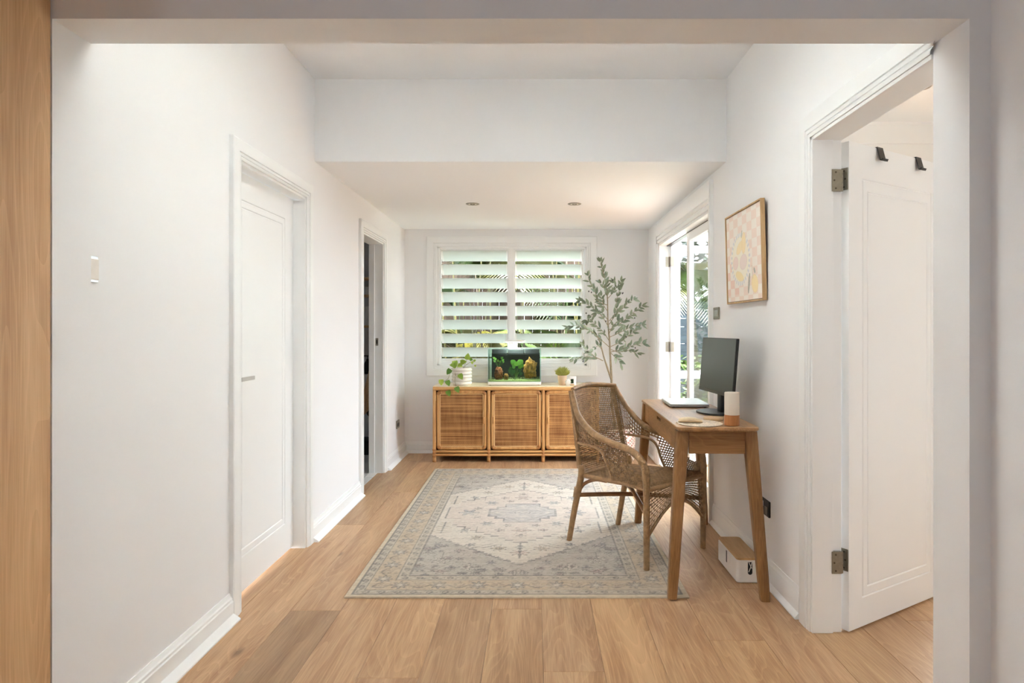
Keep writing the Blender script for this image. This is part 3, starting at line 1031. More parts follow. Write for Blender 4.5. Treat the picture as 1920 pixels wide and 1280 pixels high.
# ---- window 1: louvred window in the back wall
w1 = struct(empty('window_1'), 'louvred window with frosted glass blades')
casing(fb, W0, W1, WZ1, 0.104, 0.022, w1, z0=WZ0)
b = MB()
fy0, fy1 = YB - 0.004, YB + 0.12
b.box(W0, W0 + 0.022, fy0, fy1, WZ0, WZ1).box(W1 - 0.022, W1, fy0, fy1, WZ0, WZ1)
b.box(W0, W1, fy0, fy1, WZ0, WZ0 + 0.018).box(W0, W1, fy0, fy1, WZ1 - 0.018, WZ1)
b.box(W0 + 0.022, W1 - 0.022, YB + 0.03, fy1, WZ0 + 0.018, WZ0 + 0.045)
b.box(W0 + 0.022, W1 - 0.022, YB + 0.05, fy1, WZ0 + 0.045, WZ0 + 0.066)
b.box(W0 + 0.022, W1 - 0.022, YB + 0.03, fy1, WZ1 - 0.035, WZ1 - 0.018)
b.build('frame', 'trim', w1, bevel=0.002)
MB().box(-0.265, -0.212, YB + 0.006, fy1, WZ0 + 0.018, WZ1 - 0.018).build('mullion', 'trim', w1, bevel=0.003)
bays = [(-0.946, -0.278), (-0.199, 0.474)]
zt0, pitch = 1.054, 0.1397
for (xa, xb) in bays:
    for (c0, c1) in ((xa - 0.018, xa), (xb, xb + 0.018)):
        MB().box(c0, c1, YB + 0.012, YB + 0.06, WZ0 + 0.018, WZ1 - 0.03).build('stile', 'trim', w1, bevel=0.003)
    for i in range(8):
        zt = zt0 + pitch * i
        p0, p1 = Vector((0, YB + 0.022, zt)), Vector((0, YB + 0.128, zt - 0.095))
        dv = p1 - p0
        n = Vector((0, dv.z, -dv.y)).normalized()
        mid = (p0 + p1) / 2 + Vector(((xa + xb) / 2, 0, 0))
        bl = MB().obox(mid, ((xb - xa) / 2 + 0.006, 0, 0), dv / 2, n * 0.003).build('glass_blade', 'frosted', w1)
        for xs in (xa + 0.005, xb - 0.005):
            MB().obox(Vector((xs, mid.y, mid.z)), (0.009, 0, 0), dv / 2 * 0.99, n * 0.006).build('blade_clip', 'white', bl)
    lv = MB()
    lv.box(xb + 0.002, xb + 0.012, YB - 0.012, YB + 0.012, 1.075, 1.13)
    lv.build('lever', 'trim', w1, bevel=0.002)

# ------------------------------------------------------------------ bathroom beyond door 2
BXR = XL - WT
BTH = 6.52
struct(MB().box(-2.95, BXR, BTH, BTH + 0.1, -0.05, 2.6).build('wall_bathroom_end', 'grey_paint'))
struct(MB().box(-2.95, -2.85, 4.3, BTH, -0.05, 2.6).build('wall_bathroom_left', 'grey_paint'))
struct(MB().box(-2.95, BXR, 4.3, 4.4, -0.05, 2.6).build('wall_bathroom_near', 'grey_paint'))
struct(MB().box(-2.95, BXR, 4.3, BTH + 0.1, 2.4, 2.5).build('ceiling_bathroom', 'grey_paint'))
bf = struct(MB().box(-2.95, XL - 0.045, 4.3, BTH, -0.03, 0.0006).build('floor_bathroom', 'grout'))
ts = 0.30
tile_me = MB().box(0, ts - 0.004, 0, ts - 0.004, 0.0006, 0.0036).mesh('tile', 'tile', bevel=0.001)
for i in range(4):
    for j in range(6):
        o = link('tile', tile_me, bf)
        o.location = (BXR - ts * (i + 1), 4.74 + ts * j, 0)
tx0 = BXR
for (a, c) in ((D2[0] + 0.015, 5.04), (5.044, 5.34), (5.344, D2[1] - 0.015)):
    MB().box(BXR + 0.002, XL - 0.045, a, c - 0.002, 0.0006, 0.0036).build('tile', 'tile', bf, bevel=0.001)


def shelf(z, label):
    o = thing('wall_shelf', label, 'shelf', (-1.80, BTH - 0.07, z), group='bathroom wall shelves')
    MB().box(-0.35, 0.35, -0.07, 0.069, 0.0, 0.022).build('shelf_board', 'frame_oak', o, bevel=0.002)
    for x in (-0.25, 0.25):
        MB().box(x - 0.01, x + 0.01, 0.0, 0.069, -0.03, -0.0005).build('bracket', 'black', o)


shelf(1.735, 'topmost oak wall shelf seen through the bathroom doorway')
shelf(1.562, 'middle oak wall shelf carrying a white box in the bathroom')
shelf(1.255, 'lowest oak wall shelf in the bathroom, above the basin')
o = thing('storage_box', 'plain white storage box on the middle bathroom shelf', 'box', (-1.63, BTH - 0.07, 1.5845))
MB().rbox(-0.07, 0.07, -0.055, 0.055, 0, 0.072, 0.008).build('body', 'white', o, smooth=30)
MB().rbox(-0.072, 0.072, -0.057, 0.057, 0.0725, 0.082, 0.008).build('lid', 'ceramic', o, smooth=30)
o = thing('toiletry_bottle', 'small grey bottle standing on the lid of the white bathroom box', 'bottle', (-1.655, BTH - 0.07, 1.667))
MB().lathe([(0.018, 0), (0.02, 0.004), (0.02, 0.045), (0.01, 0.055)], 14).build('body', 'grey_paint', o, smooth=40)
MB().lathe([(0.009, 0.0555), (0.009, 0.066)], 12).build('cap', 'white', o, smooth=40)
o = thing('storage_box', 'tall white box with a small black square on the lowest bathroom shelf', 'box', (-1.62, BTH - 0.07, 1.2775))
MB().rbox(-0.08, 0.08, -0.055, 0.055, 0, 0.19, 0.006).build('body', 'white', o, smooth=30)
MB().box(0.01, 0.035, -0.0565, -0.0552, 0.085, 0.11).build('label_plate', 'black', o)
o = thing('wash_basin', 'white wall-hung basin in the bathroom under the oak shelves', 'basin', (-1.80, BTH, 0.70))
m = MB()
m.loft([[(-0.22, -0.02, 0), (0.22, -0.02, 0), (0.22, -0.34, 0), (-0.22, -0.34, 0)], [(-0.28, 0, 0.06), (0.28, 0, 0.06), (0.28, -0.46, 0.06), (-0.28, -0.46, 0.06)],
        [(-0.29, 0, 0.11), (0.29, 0, 0.11), (0.29, -0.47, 0.11), (-0.29, -0.47, 0.11)], [(-0.24, -0.12, 0.11), (0.15, -0.12, 0.11), (0.15, -0.43, 0.11), (-0.24, -0.43, 0.11)],
        [(-0.2, -0.15, 0.03), (0.12, -0.15, 0.03), (0.12, -0.4, 0.03), (-0.2, -0.4, 0.03)]])
m.build('bowl', 'ceramic', o, bevel=0.01, seg=2, smooth=40)
m = MB().tube([(0.165, -0.2, -0.002), (0.165, -0.2, -0.22), (0.165, -0.15, -0.28), (0.165, -0.002, -0.29)], 0.018, 10)
m.torus((0.165, -0.15, -0.29), 0.03, 0.012, 'Y')
m.build('waste_pipe', 'black', o, smooth=50)
o = thing('soap_pump', 'black pump soap bottle on the bathroom basin', 'bottle', (-1.612, BTH - 0.36, 0.8105))
MB().lathe([(0.026, 0), (0.030, 0.006), (0.030, 0.10), (0.022, 0.118), (0.011, 0.124)], 16).build('body', 'black', o, smooth=40)
m = MB().lathe([(0.012, 0.1245), (0.012, 0.142), (0.005, 0.144), (0.005, 0.168)], 12)
m.box(-0.034, 0.010, -0.007, 0.007, 0.168, 0.178)
m.build('pump', 'black', o, smooth=40)
o = thing('low_box', 'low black box standing on the white bathroom floor tiles', 'box', (-1.66, BTH - 0.13, 0.0038))
MB().rbox(-0.20, 0.20, -0.10, 0.10, 0, 0.14, 0.01).build('body', 'black', o, smooth=30)
MB().rbox(-0.19, 0.19, -0.09, 0.09, 0.1405, 0.148, 0.008).build('lid', 'black', o, smooth=30)
# towel on a hook of the wall behind the doorway
o = thing('bath_towel', 'tan towel hanging in folds inside the bathroom doorway', 'towel', (BXR, 5.86, 0.985))
m = MB()
rows = 26
loops = []
for r in range(rows):
    f = r / (rows - 1)
    wd = 0.020 + 0.075 * min(1, f * 1.6) ** 0.8
    z = -0.02 - 0.46 * f
    l = []
    nn = 28
    for k in range(nn):
        a = 2 * PI * k / nn
        fold = 1 + 0.20 * math.sin(5 * a + 3 * f) * min(1, f * 2)
        zz = z + (0.05 * math.cos(a) if r > rows - 4 else 0)
        l.append((-0.052 - wd * 0.45 * f + math.cos(a) * (0.014 + wd * 0.36) * fold, math.sin(a) * wd * 0.8 * fold, zz))
    loops.append(l)
m.loft(loops)
m.build('cloth', 'towel', o, smooth=60)
MB().tube([(-0.0005, 0, 0.0), (-0.05, 0, 0.0), (-0.056, 0, 0.018)], 0.006, 8).build('wall_hook', 'black', o, smooth=40)


# ------------------------------------------------------------------ ceiling downlights
def downlight(x, y, z, label, mat='lamp_lens'):
    o = thing('ceiling_downlight', label, 'light', (x, y, z), group='recessed ceiling downlights')
    MB().lathe([(0.034, -0.001), (0.036, -0.0045), (0.052, -0.004), (0.0545, -0.0005), (0.05, 0)], 32, cap=False).build('trim_ring', 'steel', o, smooth=40)
    MB().lathe([(0.036, -0.003), (0.030, -0.0005), (0.012, -0.0006)], 24).build('lens', mat, o, smooth=40)
    MB().lathe([(0.018, -0.0009), (0.020, -0.0045), (0.012, -0.0045), (0.010, -0.001)], 20).build('bulb_rim', 'screw', o, smooth=40)


downlight(-0.498, 5.11, ZC, 'recessed downlight in the low ceiling on the doorway side')
downlight(0.316, 5.11, ZC, 'recessed downlight in the low ceiling on the patio door side')
downlight(1.997, 3.32, BZ, 'recessed downlight in the bedroom ceiling above the open door')


# ------------------------------------------------------------------ switches and sockets
def wall_plate(name, label, cat, loc, rz, w, h, mat, rockers, rmat, vertical=False):
    """A plate standing on a wall: local x along the wall, y out of the wall."""
    o = thing(name, label, cat, loc, rz)
    m = MB().rbox(-w / 2, w / 2, -h / 2, h / 2, 0, 0.009, 0.004, 0.0015)
    m.xf(Matrix.Rotation(PI / 2, 4, 'X') @ Matrix.Scale(-1, 4, (0, 0, 1)) if False else Matrix(((1, 0, 0, 0), (0, 0, 1, 0), (0, 1, 0, 0), (0, 0, 0, 1))))
    p = m.build('plate', mat, o, smooth=30)
    for (x0, x1, z0, z1) in rockers:
        r = MB().box(x0, x1, 0.0085, 0.0125, z0, z1)
        r.build('rocker', rmat, p, bevel=0.001)
    return o


wall_plate('light_switch', 'pale switch plate on the left wall, half hidden by the framing wall', 'switch', (XL, 1.872, 1.424), -PI / 2, 0.078, 0.078, 'silver',
           [(-0.036, 0.036, -0.031, 0.031)], 'ceramic')
wall_plate('light_switch', 'brushed metal triple switch beside the patio door casing', 'switch', (XR, 4.01, 1.343), PI / 2, 0.115, 0.075, 'steel',
           [(-0.046, -0.020, -0.02, 0.02), (-0.013, 0.013, -0.02, 0.02), (0.020, 0.046, -0.02, 0.02)], 'chrome')
wall_plate('power_outlet', 'grey power outlet low on the left wall past the bathroom doorway', 'outlet', (XL, 6.10, 0.335), -PI / 2, 0.115, 0.075, 'steel',
           [(-0.04, -0.015, -0.02, 0.012), (0.015, 0.04, -0.02, 0.012)], 'black')
ol = wall_plate('power_outlet', 'black power outlet with a white plug low on the wall behind the desk', 'outlet', (XR, 3.158, 0.368), PI / 2, 0.115, 0.078, 'black',
                [(-0.048, -0.012, -0.03, 0.012)], 'screen')
o = thing('plug_lead', 'white plug in the black outlet with a cord dropping to the cable box', 'plug', (XR - 0.0102, 3.185, 0.385))
MB().rbox(-0.024, 0, -0.018, 0.018, -0.016, 0.012, 0.004).build('plug', 'white', o, smooth=30)
MB().tube(curve_pts([(-0.022, 0.0, -0.004), (-0.024, 0.005, -0.03), (-0.012, 0.03, -0.12), (-0.013, 0.06, -0.25), (-0.013, 0.08, -0.345)], 6), 0.0025, 6).build('cord', 'white', o, smooth=50)

# ------------------------------------------------------------------ hall: tall oak cabinet at the left edge
o = thing('tall_cabinet', 'tall oak cabinet at the left edge beside the wall opening', 'cabinet', (-1.58, 1.28, 0))
MB().box(-0.312, 0.290, -0.395, 0.395, 0.08, 2.45).build('body', 'oak', o, bevel=0.002)
MB().box(0.2905, 0.3095, -0.399, 0.399, 0.0, 2.5).build('side_panel', 'oak', o, bevel=0.001)
MB().box(-0.28, 0.27, -0.36, 0.36, 0.0, 0.08).build('plinth', 'oak', o)

# ------------------------------------------------------------------ rug
RW, RL = 1.598, 2.70
RCX, RCY = -0.084, 4.31


def paint_rug():
    nx, ny = 300, 508
    xs = np.linspace(-RW / 2, RW / 2, nx)
    ys = np.linspace(-RL / 2, RL / 2, ny)
    U, V = np.meshgrid(xs, ys)
    rs = np.random.RandomState(3)

    def noise(sx, sy):
        g = rs.rand(int(ny / sy) + 3, int(nx / sx) + 3)
        yy = np.linspace(0, g.shape[0] - 2.001, ny)
        xx = np.linspace(0, g.shape[1] - 2.001, nx)
        y0, x0 = yy.astype(int), xx.astype(int)
        fy, fx = (yy - y0)[:, None], (xx - x0)[None, :]
        return (g[y0][:, x0] * (1 - fy) * (1 - fx) + g[y0 + 1][:, x0] * fy * (1 - fx) + g[y0][:, x0 + 1] * (1 - fy) * fx + g[y0 + 1][:, x0 + 1] * fy * fx)
    img = np.zeros((ny, nx, 3))

    def put(mask, col, a=1.0):
        mm = (mask.astype(float) * a)[..., None]
        img[:] = img * (1 - mm) + np.array(col, float) * mm
    A, B = np.abs(U), np.abs(V)
    ed = np.minimum(RW / 2 - A, RL / 2 - B)
    cream, grey, line, blue, beige, pink = (201, 191, 178), (176, 170, 160), (116, 113, 110), (158, 157, 156), (188, 170, 148), (190, 168, 157)
    img[:] = grey
    put(np.ones_like(U) > 0, pink, 0.45 * (noise(50, 30) > 0.0) * noise(60, 24))
    # field motifs in the grey spandrels (mirrored in four)
    st = 0.022
    hexd = 0.947 - np.floor(A / st) * st / 0.565 * 0.50 - B
    hexm = (hexd > 0) & (A < 0.565)

    def ell(u, v, a, b):
        return ((A - u) / a) ** 2 + ((B - v) / b) ** 2

    def motif(u, v, s, col=line, petals=7, fill=None):
        r = np.hypot(A - u, (B - v))
        t = np.arctan2(B - v, A - u)
        rr = s * (0.68 + 0.32 * np.cos(petals * t))
        if fill is not None:
            put(r < rr, fill, 0.8)
        put(np.abs(r - rr) < 0.0045, col, 0.75)
        put(np.abs(r - rr * 0.45) < 0.004, col, 0.6)
    for (u, v, s, pt, fi) in ((0.10, 1.02, .035, 6, cream), (0.26, 0.98, .05, 8, cream), (0.42, 0.88, .055, 9, cream), (0.40, 1.04, .035, 6, pink),
                              (0.52, 0.72, .035, 7, cream), (0.22, 1.07, .022, 5, None), (0.52, 1.0, .04, 8, blue), (0.32, 0.86, .022, 5, cream), (0.02, 1.06, .03, 4, cream),
                              (0.54, 0.86, .025, 6, pink)):
        motif(u, v, s, line, pt, fi)
    rm = random.Random(5)
    for _ in range(46):
        motif(rm.uniform(0.02, 0.56), rm.uniform(0.62, 1.12), rm.uniform(0.012, 0.030), line, rm.choice((4, 5, 6, 7)), rm.choice((None, cream, pink, blue)))
    put((np.abs(A - 0.42) < 0.003) & (B > 0.76) & (B < 0.88), line, 0.6)
    put((np.abs(B - 1.0 - 0.05 * np.sin(A * 30)) < 0.003) & (A < 0.55), line, 0.45)
    # medallion
    put(hexm, cream)
    put((hexd > -0.004) & (hexd < 0.012) & (A < 0.565), line, 0.7)
    put((np.abs(hexd - 0.02) < 0.008) & (A < 0.565) & (np.mod(A, 0.05) < 0.02), line, 0.5)
    # pale pink octagon with stepped outline
    octd = 0.60 - np.floor(A / 0.045) * 0.045 * 0.82 - B
    inn = (octd > 0) & (A < 0.44) & (B < 0.60)
    wide = (A < 0.50) & (B < 0.13)
    put(inn | wide, pink, 0.32)
    edge = (np.abs(octd) < 0.0075) & (A < 0.44)
    put(edge & (B > 0.13), line, 0.75)
    put(((np.abs(A - 0.50) < 0.0055) & (B < 0.13)) | ((np.abs(B - 0.13) < 0.004) & (A > 0.40) & (A < 0.50)), line, 0.7)
    # blue-grey stepped cross at the centre
    cr = ((A < 0.23) & (B < 0.09)) | ((A < 0.125) & (B < 0.22)) | ((A < 0.18) & (B < 0.14))
    put(cr, (166, 162, 160), 0.65)
    cri = ((A < 0.215) & (B < 0.075)) | ((A < 0.11) & (B < 0.205)) | ((A < 0.165) & (B < 0.125))
    put(cr & ~cri, line, 0.55)
    put(cri & (np.mod(U + 0.01 + 0.5 * V, 0.05) < 0.012) & (np.mod(V, 0.03) < 0.012), cream, 0.4)
    put(cri & (np.abs(np.mod(A + B, 0.06) - 0.03) < 0.004), line, 0.35)
    put(np.abs(U * V * 0 + ell(0, 0, 0.05, 0.05) - 1) < 0.12, line, 0.6)
    put(ell(0.17, 0, 0.014, 0.014) < 1, cream, 0.9)
    put(ell(0, 0.15, 0.014, 0.014) < 1, cream, 0.9)
    for (u, v, s, pt, fi) in ((0.0, 0.38, .06, 6, pink), (0.13, 0.37, .032, 5, pink), (0.22, 0.24, .045, 6, blue), (0.30, 0.10, .03, 5, None), (0.36, 0.0, .07, 6, blue),
                              (0.09, 0.28, .025, 5, pink), (0.0, 0.48, .03, 4, pink)):
        motif(u, v, s, line, pt, fi)
    # branches, flowers and little trees on the cream ground
    put((np.abs(A - 0.16 - 0.16 * np.clip((B - 0.62) / 0.1, 0, 1)) < 0.005) & (B > 0.62) & (B < 0.70), line, 0.7)
    put((np.abs(B - 0.66 - 0.03 * np.sin((A - .16) * 22)) < 0.0045) & (A > 0.10) & (A < 0.27), line, 0.7)
    motif(0.285, 0.64, 0.028, line, 5, blue)
    motif(0.12, 0.70, 0.045, line, 7, beige)
    motif(0.0, 0.77, 0.055, line, 8, pink)
    motif(0.0, 0.68, 0.028, line, 5, blue)
    put((np.abs(A) < 0.0045) & (B > 0.6) & (B < 0.86), line, 0.7)
    motif(0.26, 0.52, 0.045, line, 9, beige)
    put((np.abs(B - 0.525) < 0.0035) & (A > 0.18) & (A < 0.40), line, 0.6)
    tree = (B > 0.20) & (B < 0.43)
    wdt = 0.07 * (0.35 + 0.65 * (B - 0.20) / 0.23)
    put(tree & (np.abs(A - 0.485) < wdt) & (np.mod(B + np.abs(A - 0.485) * 0.4, 0.038) < 0.012), (172, 158, 138), 0.85)
    put(tree & (np.abs(A - 0.485) < 0.005), line, 0.8)
    put((np.abs(A - 0.355) < 0.005) & (B > 0.30) & (B < 0.37), line, 0.8)
    motif(0.355, 0.385, 0.032, line, 5, blue)
    put((np.abs(A - 0.275) < 0.005) & (B > 0.30) & (B < 0.42), line, 0.7)
    # borders: outer guard, main border, inner guard
    dist = ed
    put(dist < 0.255, (186, 176, 162))
    put((dist > 0.075) & (dist < 0.195), beige, 0.9)
    al = np.where(RW / 2 - A < RL / 2 - B, V, U)
    acr = dist
    per = 0.19
    ph = np.mod(al + per / 2, per) - per / 2
    r = np.hypot(ph, acr - 0.135)
    t = np.arctan2(acr - 0.135, ph)
    rr = 0.042 * (0.75 + 0.25 * np.cos(8 * t))
    bm = (dist > 0.075) & (dist < 0.195)
    put(bm & (r < rr), blue, 0.55)
    put(bm & (np.abs(r - rr) < 0.005), line, 0.75)
    put(bm & (r < 0.012), cream, 0.9)
    put(bm & (np.abs(acr - 0.135 - 0.032 * np.sin(al * 2 * PI / per * 1.0 + PI / 2)) < 0.0045) & (r > 0.045), line, 0.6)
    ph2 = np.mod(al, per) - per / 2
    r2 = np.hypot(ph2, acr - 0.135)
    put(bm & (np.abs(r2 - 0.026 * (0.7 + 0.3 * np.cos(5 * np.arctan2(acr - 0.135, ph2)))) < 0.005), (150, 138, 126), 0.7)
    for lo, hi in ((0.032, 0.072), (0.20, 0.25)):
        gm = (dist > lo) & (dist < hi)
        c = (lo + hi) / 2
        p3 = np.mod(al, 0.075) - 0.0375
        put(gm & (np.abs(np.hypot(p3, (acr - c) * 1.1) - 0.013) < 0.0045), line, 0.7)
        put(gm & (np.abs(acr - c - 0.010 * np.sin(al * 2 * PI / 0.075)) < 0.003), line, 0.5)
    for d, wd_, a in ((0.030, 0.004, .7), (0.075, 0.004, .7), (0.197, 0.004, .7), (0.253, 0.004, .65)):
        put(np.abs(dist - d) < wd_, line, a)
    put(dist < 0.026, (198, 184, 162))
    damask = noise(2.6, 2.6)
    put((np.abs(damask - 0.5) < 0.035) & ~hexm & (dist > 0.03), line, 0.35)
    put((np.abs(damask - 0.5) < 0.02) & hexm & (dist > 0.255), line, 0.22)
    # wear: cross streaks and patches fade the print
    wear = 0.50 * noise(22, 2.0) + 0.30 * noise(5, 3) + 0.2 * noise(70, 60)
    base = np.where(hexm[..., None], np.array(cream, float), np.array((180, 172, 162), float))
    base = np.where((dist < 0.255)[..., None], np.array((186, 173, 157), float), base)
    k = np.clip((wear - 0.36) * 1.9, 0.04, 0.72)[..., None]
    k = np.where((dist < 0.028)[..., None], 0, k)
    img[:] = img * (1 - k) + base * k
    img[:] *= (0.955 + 0.09 * noise(2.2, 1.6))[..., None] * (0.97 + 0.06 * noise(40, 1.5))[..., None]
    return np.clip(img, 0, 255)


rug = color_grid('rug', RW, RL, paint_rug(), 'rug', thick=0.008)
rug.location = (RCX, RCY, 0.0005)
tag(rug, 'faded cream and grey patterned rug with a stepped medallion on the oak floor', 'rug')


# ------------------------------------------------------------------ woven cane surfaces (real strands)
def weave(m, S, nu, nv, wd, th, mask=None, amp=0.0016, sub=1):
    """Strands in both directions over the surface S(u, v), u and v in 0..1, going over and under each other."""
    e = 1e-3

    def frame(u, v):
        p = S(u, v)
        du = (S(min(u + e, 1), v) - S(max(u - e, 0), v))
        dv = (S(u, min(v + e, 1)) - S(u, max(v - e, 0)))
        n = du.cross(dv)
        n = n.normalized() if n.length > 1e-12 else Vector((0, 0, 1))
        return p, du.normalized() if du.length > 1e-12 else Vector((1, 0, 0)), dv.normalized() if dv.length > 1e-12 else Vector((0, 1, 0)), n
    grid = {}
    for i in range(nu + 1):
        for j in range(nv + 1):
            u, v = i / nu, j / nv
            if mask is None or mask(u, v):
                grid[i, j] = frame(u, v)

    def strand(run):
        loops = []
        for (p, side, n, sg) in run:
            c = p + n * (sg * amp)
            loops.append([c + side * wd, c + n * th, c - side * wd, c - n * th])
        if len(loops) > 1:
            m.loft(loops, cap=False)
    for i in range(nu + 1):
        run = []
        for j in range(nv + 2):
            g = grid.get((i, j))
            if g is None:
                strand(run)
                run = []
            else:
                run.append((g[0], g[1], g[3], 1 if (i + j) % 2 else -1))
    for j in range(nv + 1):
        run = []
        for i in range(nu + 2):
            g = grid.get((i, j))
            if g is None:
                strand(run)
                run = []
            else:
                run.append((g[0], g[2], g[3], -1 if (i + j) % 2 else 1))


def wrapped(m, ctrl, r, per=8, pitch=0.0075, n=8, rs=None, depth=0.12):
    """a pole bound with cane: a tube whose radius ripples along its length"""
    pts = resample(curve_pts(ctrl, per), pitch / 3)
    N_ = len(pts)
    rad = []
    for k in range(N_):
        f = k / (N_ - 1)
        base = r if rs is None else rs[0] + (rs[1] - rs[0]) * f
        rad.append(base * (1 - depth + depth * abs(math.sin(k * PI / 3 + 0.3))))
    m.tube(pts, rad, n)


# ------------------------------------------------------------------ rattan armchair
CH = thing('rattan_armchair', 'brown woven rattan armchair drawn up to the desk on the rug', 'chair', (0.564, 3.682, 0.0), math.atan2(-0.734, 0.679))
ZR = 0.0088
BACKZ0, BACKZ1 = 0.40, 0.885


def post(z, s):
    """rear post / back edge at height z on side s"""
    f = (z - 0.40) / 0.48
    return Vector((-0.205 - 0.095 * f ** 1.2, s * (0.215 - 0.02 * f), z))


def arm_ctrl(s):
    k = 0.020 if s > 0 else 0.0          # the far arm dips below the desk
    return [(-0.300, s * .195, .880), (-.268, s * .208, .822), (-.222, s * .225, .752), (-.145, s * .240, .694 - k), (-.06, s * .250, .655 - k), (.05, s * .258, .630 - k), (.14, s * .262, .617 - k),
            (.21, s * .265, .601 - k), (.258, s * .266, .574), (.288, s * .266, .53), (.298, s * .264, .46)]


armc = {s: curve_pts(arm_ctrl(s), 10) for s in (-1, 1)}


def rail_at(s, f):
    pts = armc[s]
    k = f * (len(pts) - 1)
    i = min(int(k), len(pts) - 2)
    return pts[i].lerp(pts[i + 1], k - i)


# legs: each a wrapped pole
for s in (-1, 1):
    zf = ZR if s < 0 else (ZR if s < 0 else 0.0008)
    m = MB()
    wrapped(m, [(.296, s * .261, zf), (.297, s * .262, .2), (.298, s * .264, .46)], .019, rs=(.0165, .0195))
    m.build('leg', 'wrap', CH, smooth=60)
    m = MB()
    wrapped(m, [(-.296, s * .221, ZR), (-.255, s * .218, .2), (-.205, s * .215, .40), (-.209, s * .213, .46)], .018, rs=(.0165, .020), depth=.06)
    m.build('leg', 'wrap', CH, smooth=60)
    m = MB()
    wrapped(m, [post(z, s) + Vector((-.016, -s * .004, 0)) for z in (.44, .55, .66, .77, .880)], .013, rs=(.014, .012))
    m.build('back_post', 'wrap', CH, smooth=60)
    m = MB()
    wrapped(m, arm_ctrl(s), .0185, rs=(.0175, .0205))
    m.build('armrest', 'wrap', CH, smooth=60)


def back_surf(u, v):
    z = BACKZ0 + (BACKZ1 - BACKZ0) * v
    a, c = post(z, -1), post(z, 1)
    p = a.lerp(c, u)
    bow = math.sin(PI * u)
    return p + Vector((0.008 - 0.050 * bow * (0.6 + 0.4 * v), 0, 0.014 * bow * v))


m = MB()
weave(m, back_surf, 32, 44, 0.0034, 0.0019, amp=0.0020)
o = m.build('back_weave', 'wicker', CH, smooth=60)
o['kind'] = 'stuff'
m = MB()
wrapped(m, [back_surf(u, 1.0) + Vector((0, 0, 0.004)) for u in (0, .15, .35, .5, .65, .85, 1)], .0135)
m.build('top_rail', 'wrap', CH, smooth=60)
m = MB()
wrapped(m, [back_surf(u, 0.02) for u in (0, .15, .35, .5, .65, .85, 1)], .012)
m.build('lower_back_rail', 'wrap', CH, smooth=60)
SEATX0, SEATX1 = -0.215, 0.300


def seat_surf(u, v):
    x = SEATX0 + (SEATX1 - SEATX0) * u
    y = (0.205 + 0.05 * u) * (2 * v - 1)
    z = 0.408 + 0.028 * u - 0.016 * math.sin(PI * u) * math.sin(PI * v)
    if u > 0.9:
        z -= 0.012 * ((u - 0.9) / 0.1) ** 2
    return Vector((x, y, z))


m = MB()
weave(m, seat_surf, 40, 34, 0.0046, 0.0020, amp=0.0022)
o = m.build('seat', 'wicker', CH, smooth=60)
o['kind'] = 'stuff'
m = MB()
wrapped(m, [seat_surf(1, v) + Vector((0, 0, -.008)) for v in (0, .25, .5, .75, 1)], .014)
wrapped(m, [seat_surf(0, v) + Vector((0, 0, -.008)) for v in (0, .25, .5, .75, 1)], .014)
for v in (0.0, 1.0):
    wrapped(m, [seat_surf(u, v) + Vector((0, 0, -.008)) for u in (0, .25, .5, .75, 1)], .013)
m.build('seat_frame', 'wrap', CH, smooth=60)


def side_mask(s):
    def mk(u, v):
        p = side_surf(s)(u, v)
        x, z = p.x, p.z
        # rear hole: rounded opening between the back and the front strip
        ztop = 0.585 - 0.10 * max(0.0, (x + 0.05) / 0.11) ** 2 if x > -0.05 else 0.585 + 0.02 * (-(x + 0.05))
        hole1 = x < 0.043 - (z - 0.42) * 0.42 and z < ztop and x > -0.215 - 0.10 * (z - .4)
        ex = (x - 0.245) / 0.075
        ez = (z - 0.575) / 0.085
        hole2 = ex * ex + ez * ez < 1 and x > 0.165
        return not (hole1 or hole2)
    return mk


def side_surf(s):
    def f(u, v):
        top = rail_at(s, min(u, 1.0) * 0.985)
        # foot of the panel along the post, then along the seat edge
        if u < 0.22:
            q = u / 0.22
            bot = post(0.40 + (0.86 - 0.40) * (1 - q) ** 0.8 * 1.0, s) if False else post(0.86 - (0.86 - 0.405) * q, s)
        else:
            q = (u - 0.22) / 0.78
            bx = -0.205 + (0.296 + 0.205) * q
            bot = Vector((bx, s * (0.213 + 0.05 * q), 0.405 + 0.02 * q))
        return bot.lerp(top, v)
    return f


for s in (-1, 1):
    m = MB()
    weave(m, side_surf(s), 48, 14, 0.0040, 0.0020, side_mask(s), amp=0.0022)
    o = m.build('side_weave', 'wicker', CH, smooth=60)
    o['kind'] = 'stuff'
    m = MB()
    rim = [(-0.228, .588), (-0.15, .587), (-0.08, .583), (-.03, .565), (-.002, .53), (.022, .48), (.05, .425)]
    wrapped(m, [Vector((x, s * (0.213 + 0.05 * (x + .2) / .5 + (0.008 if z > .5 else 0)), z)) for x, z in rim], .0085, pitch=.006)
    m.build('opening_rim', 'wrap', CH, smooth=60)


def apron_surf(u, v):
    y = 0.25 * (2 * u - 1)
    zl = 0.405 - 0.145 * abs(2 * u - 1) ** 1.6 - 0.08
    return Vector((0.299 + 0.004 * math.sin(PI * u), y, zl + (0.425 - zl) * v))


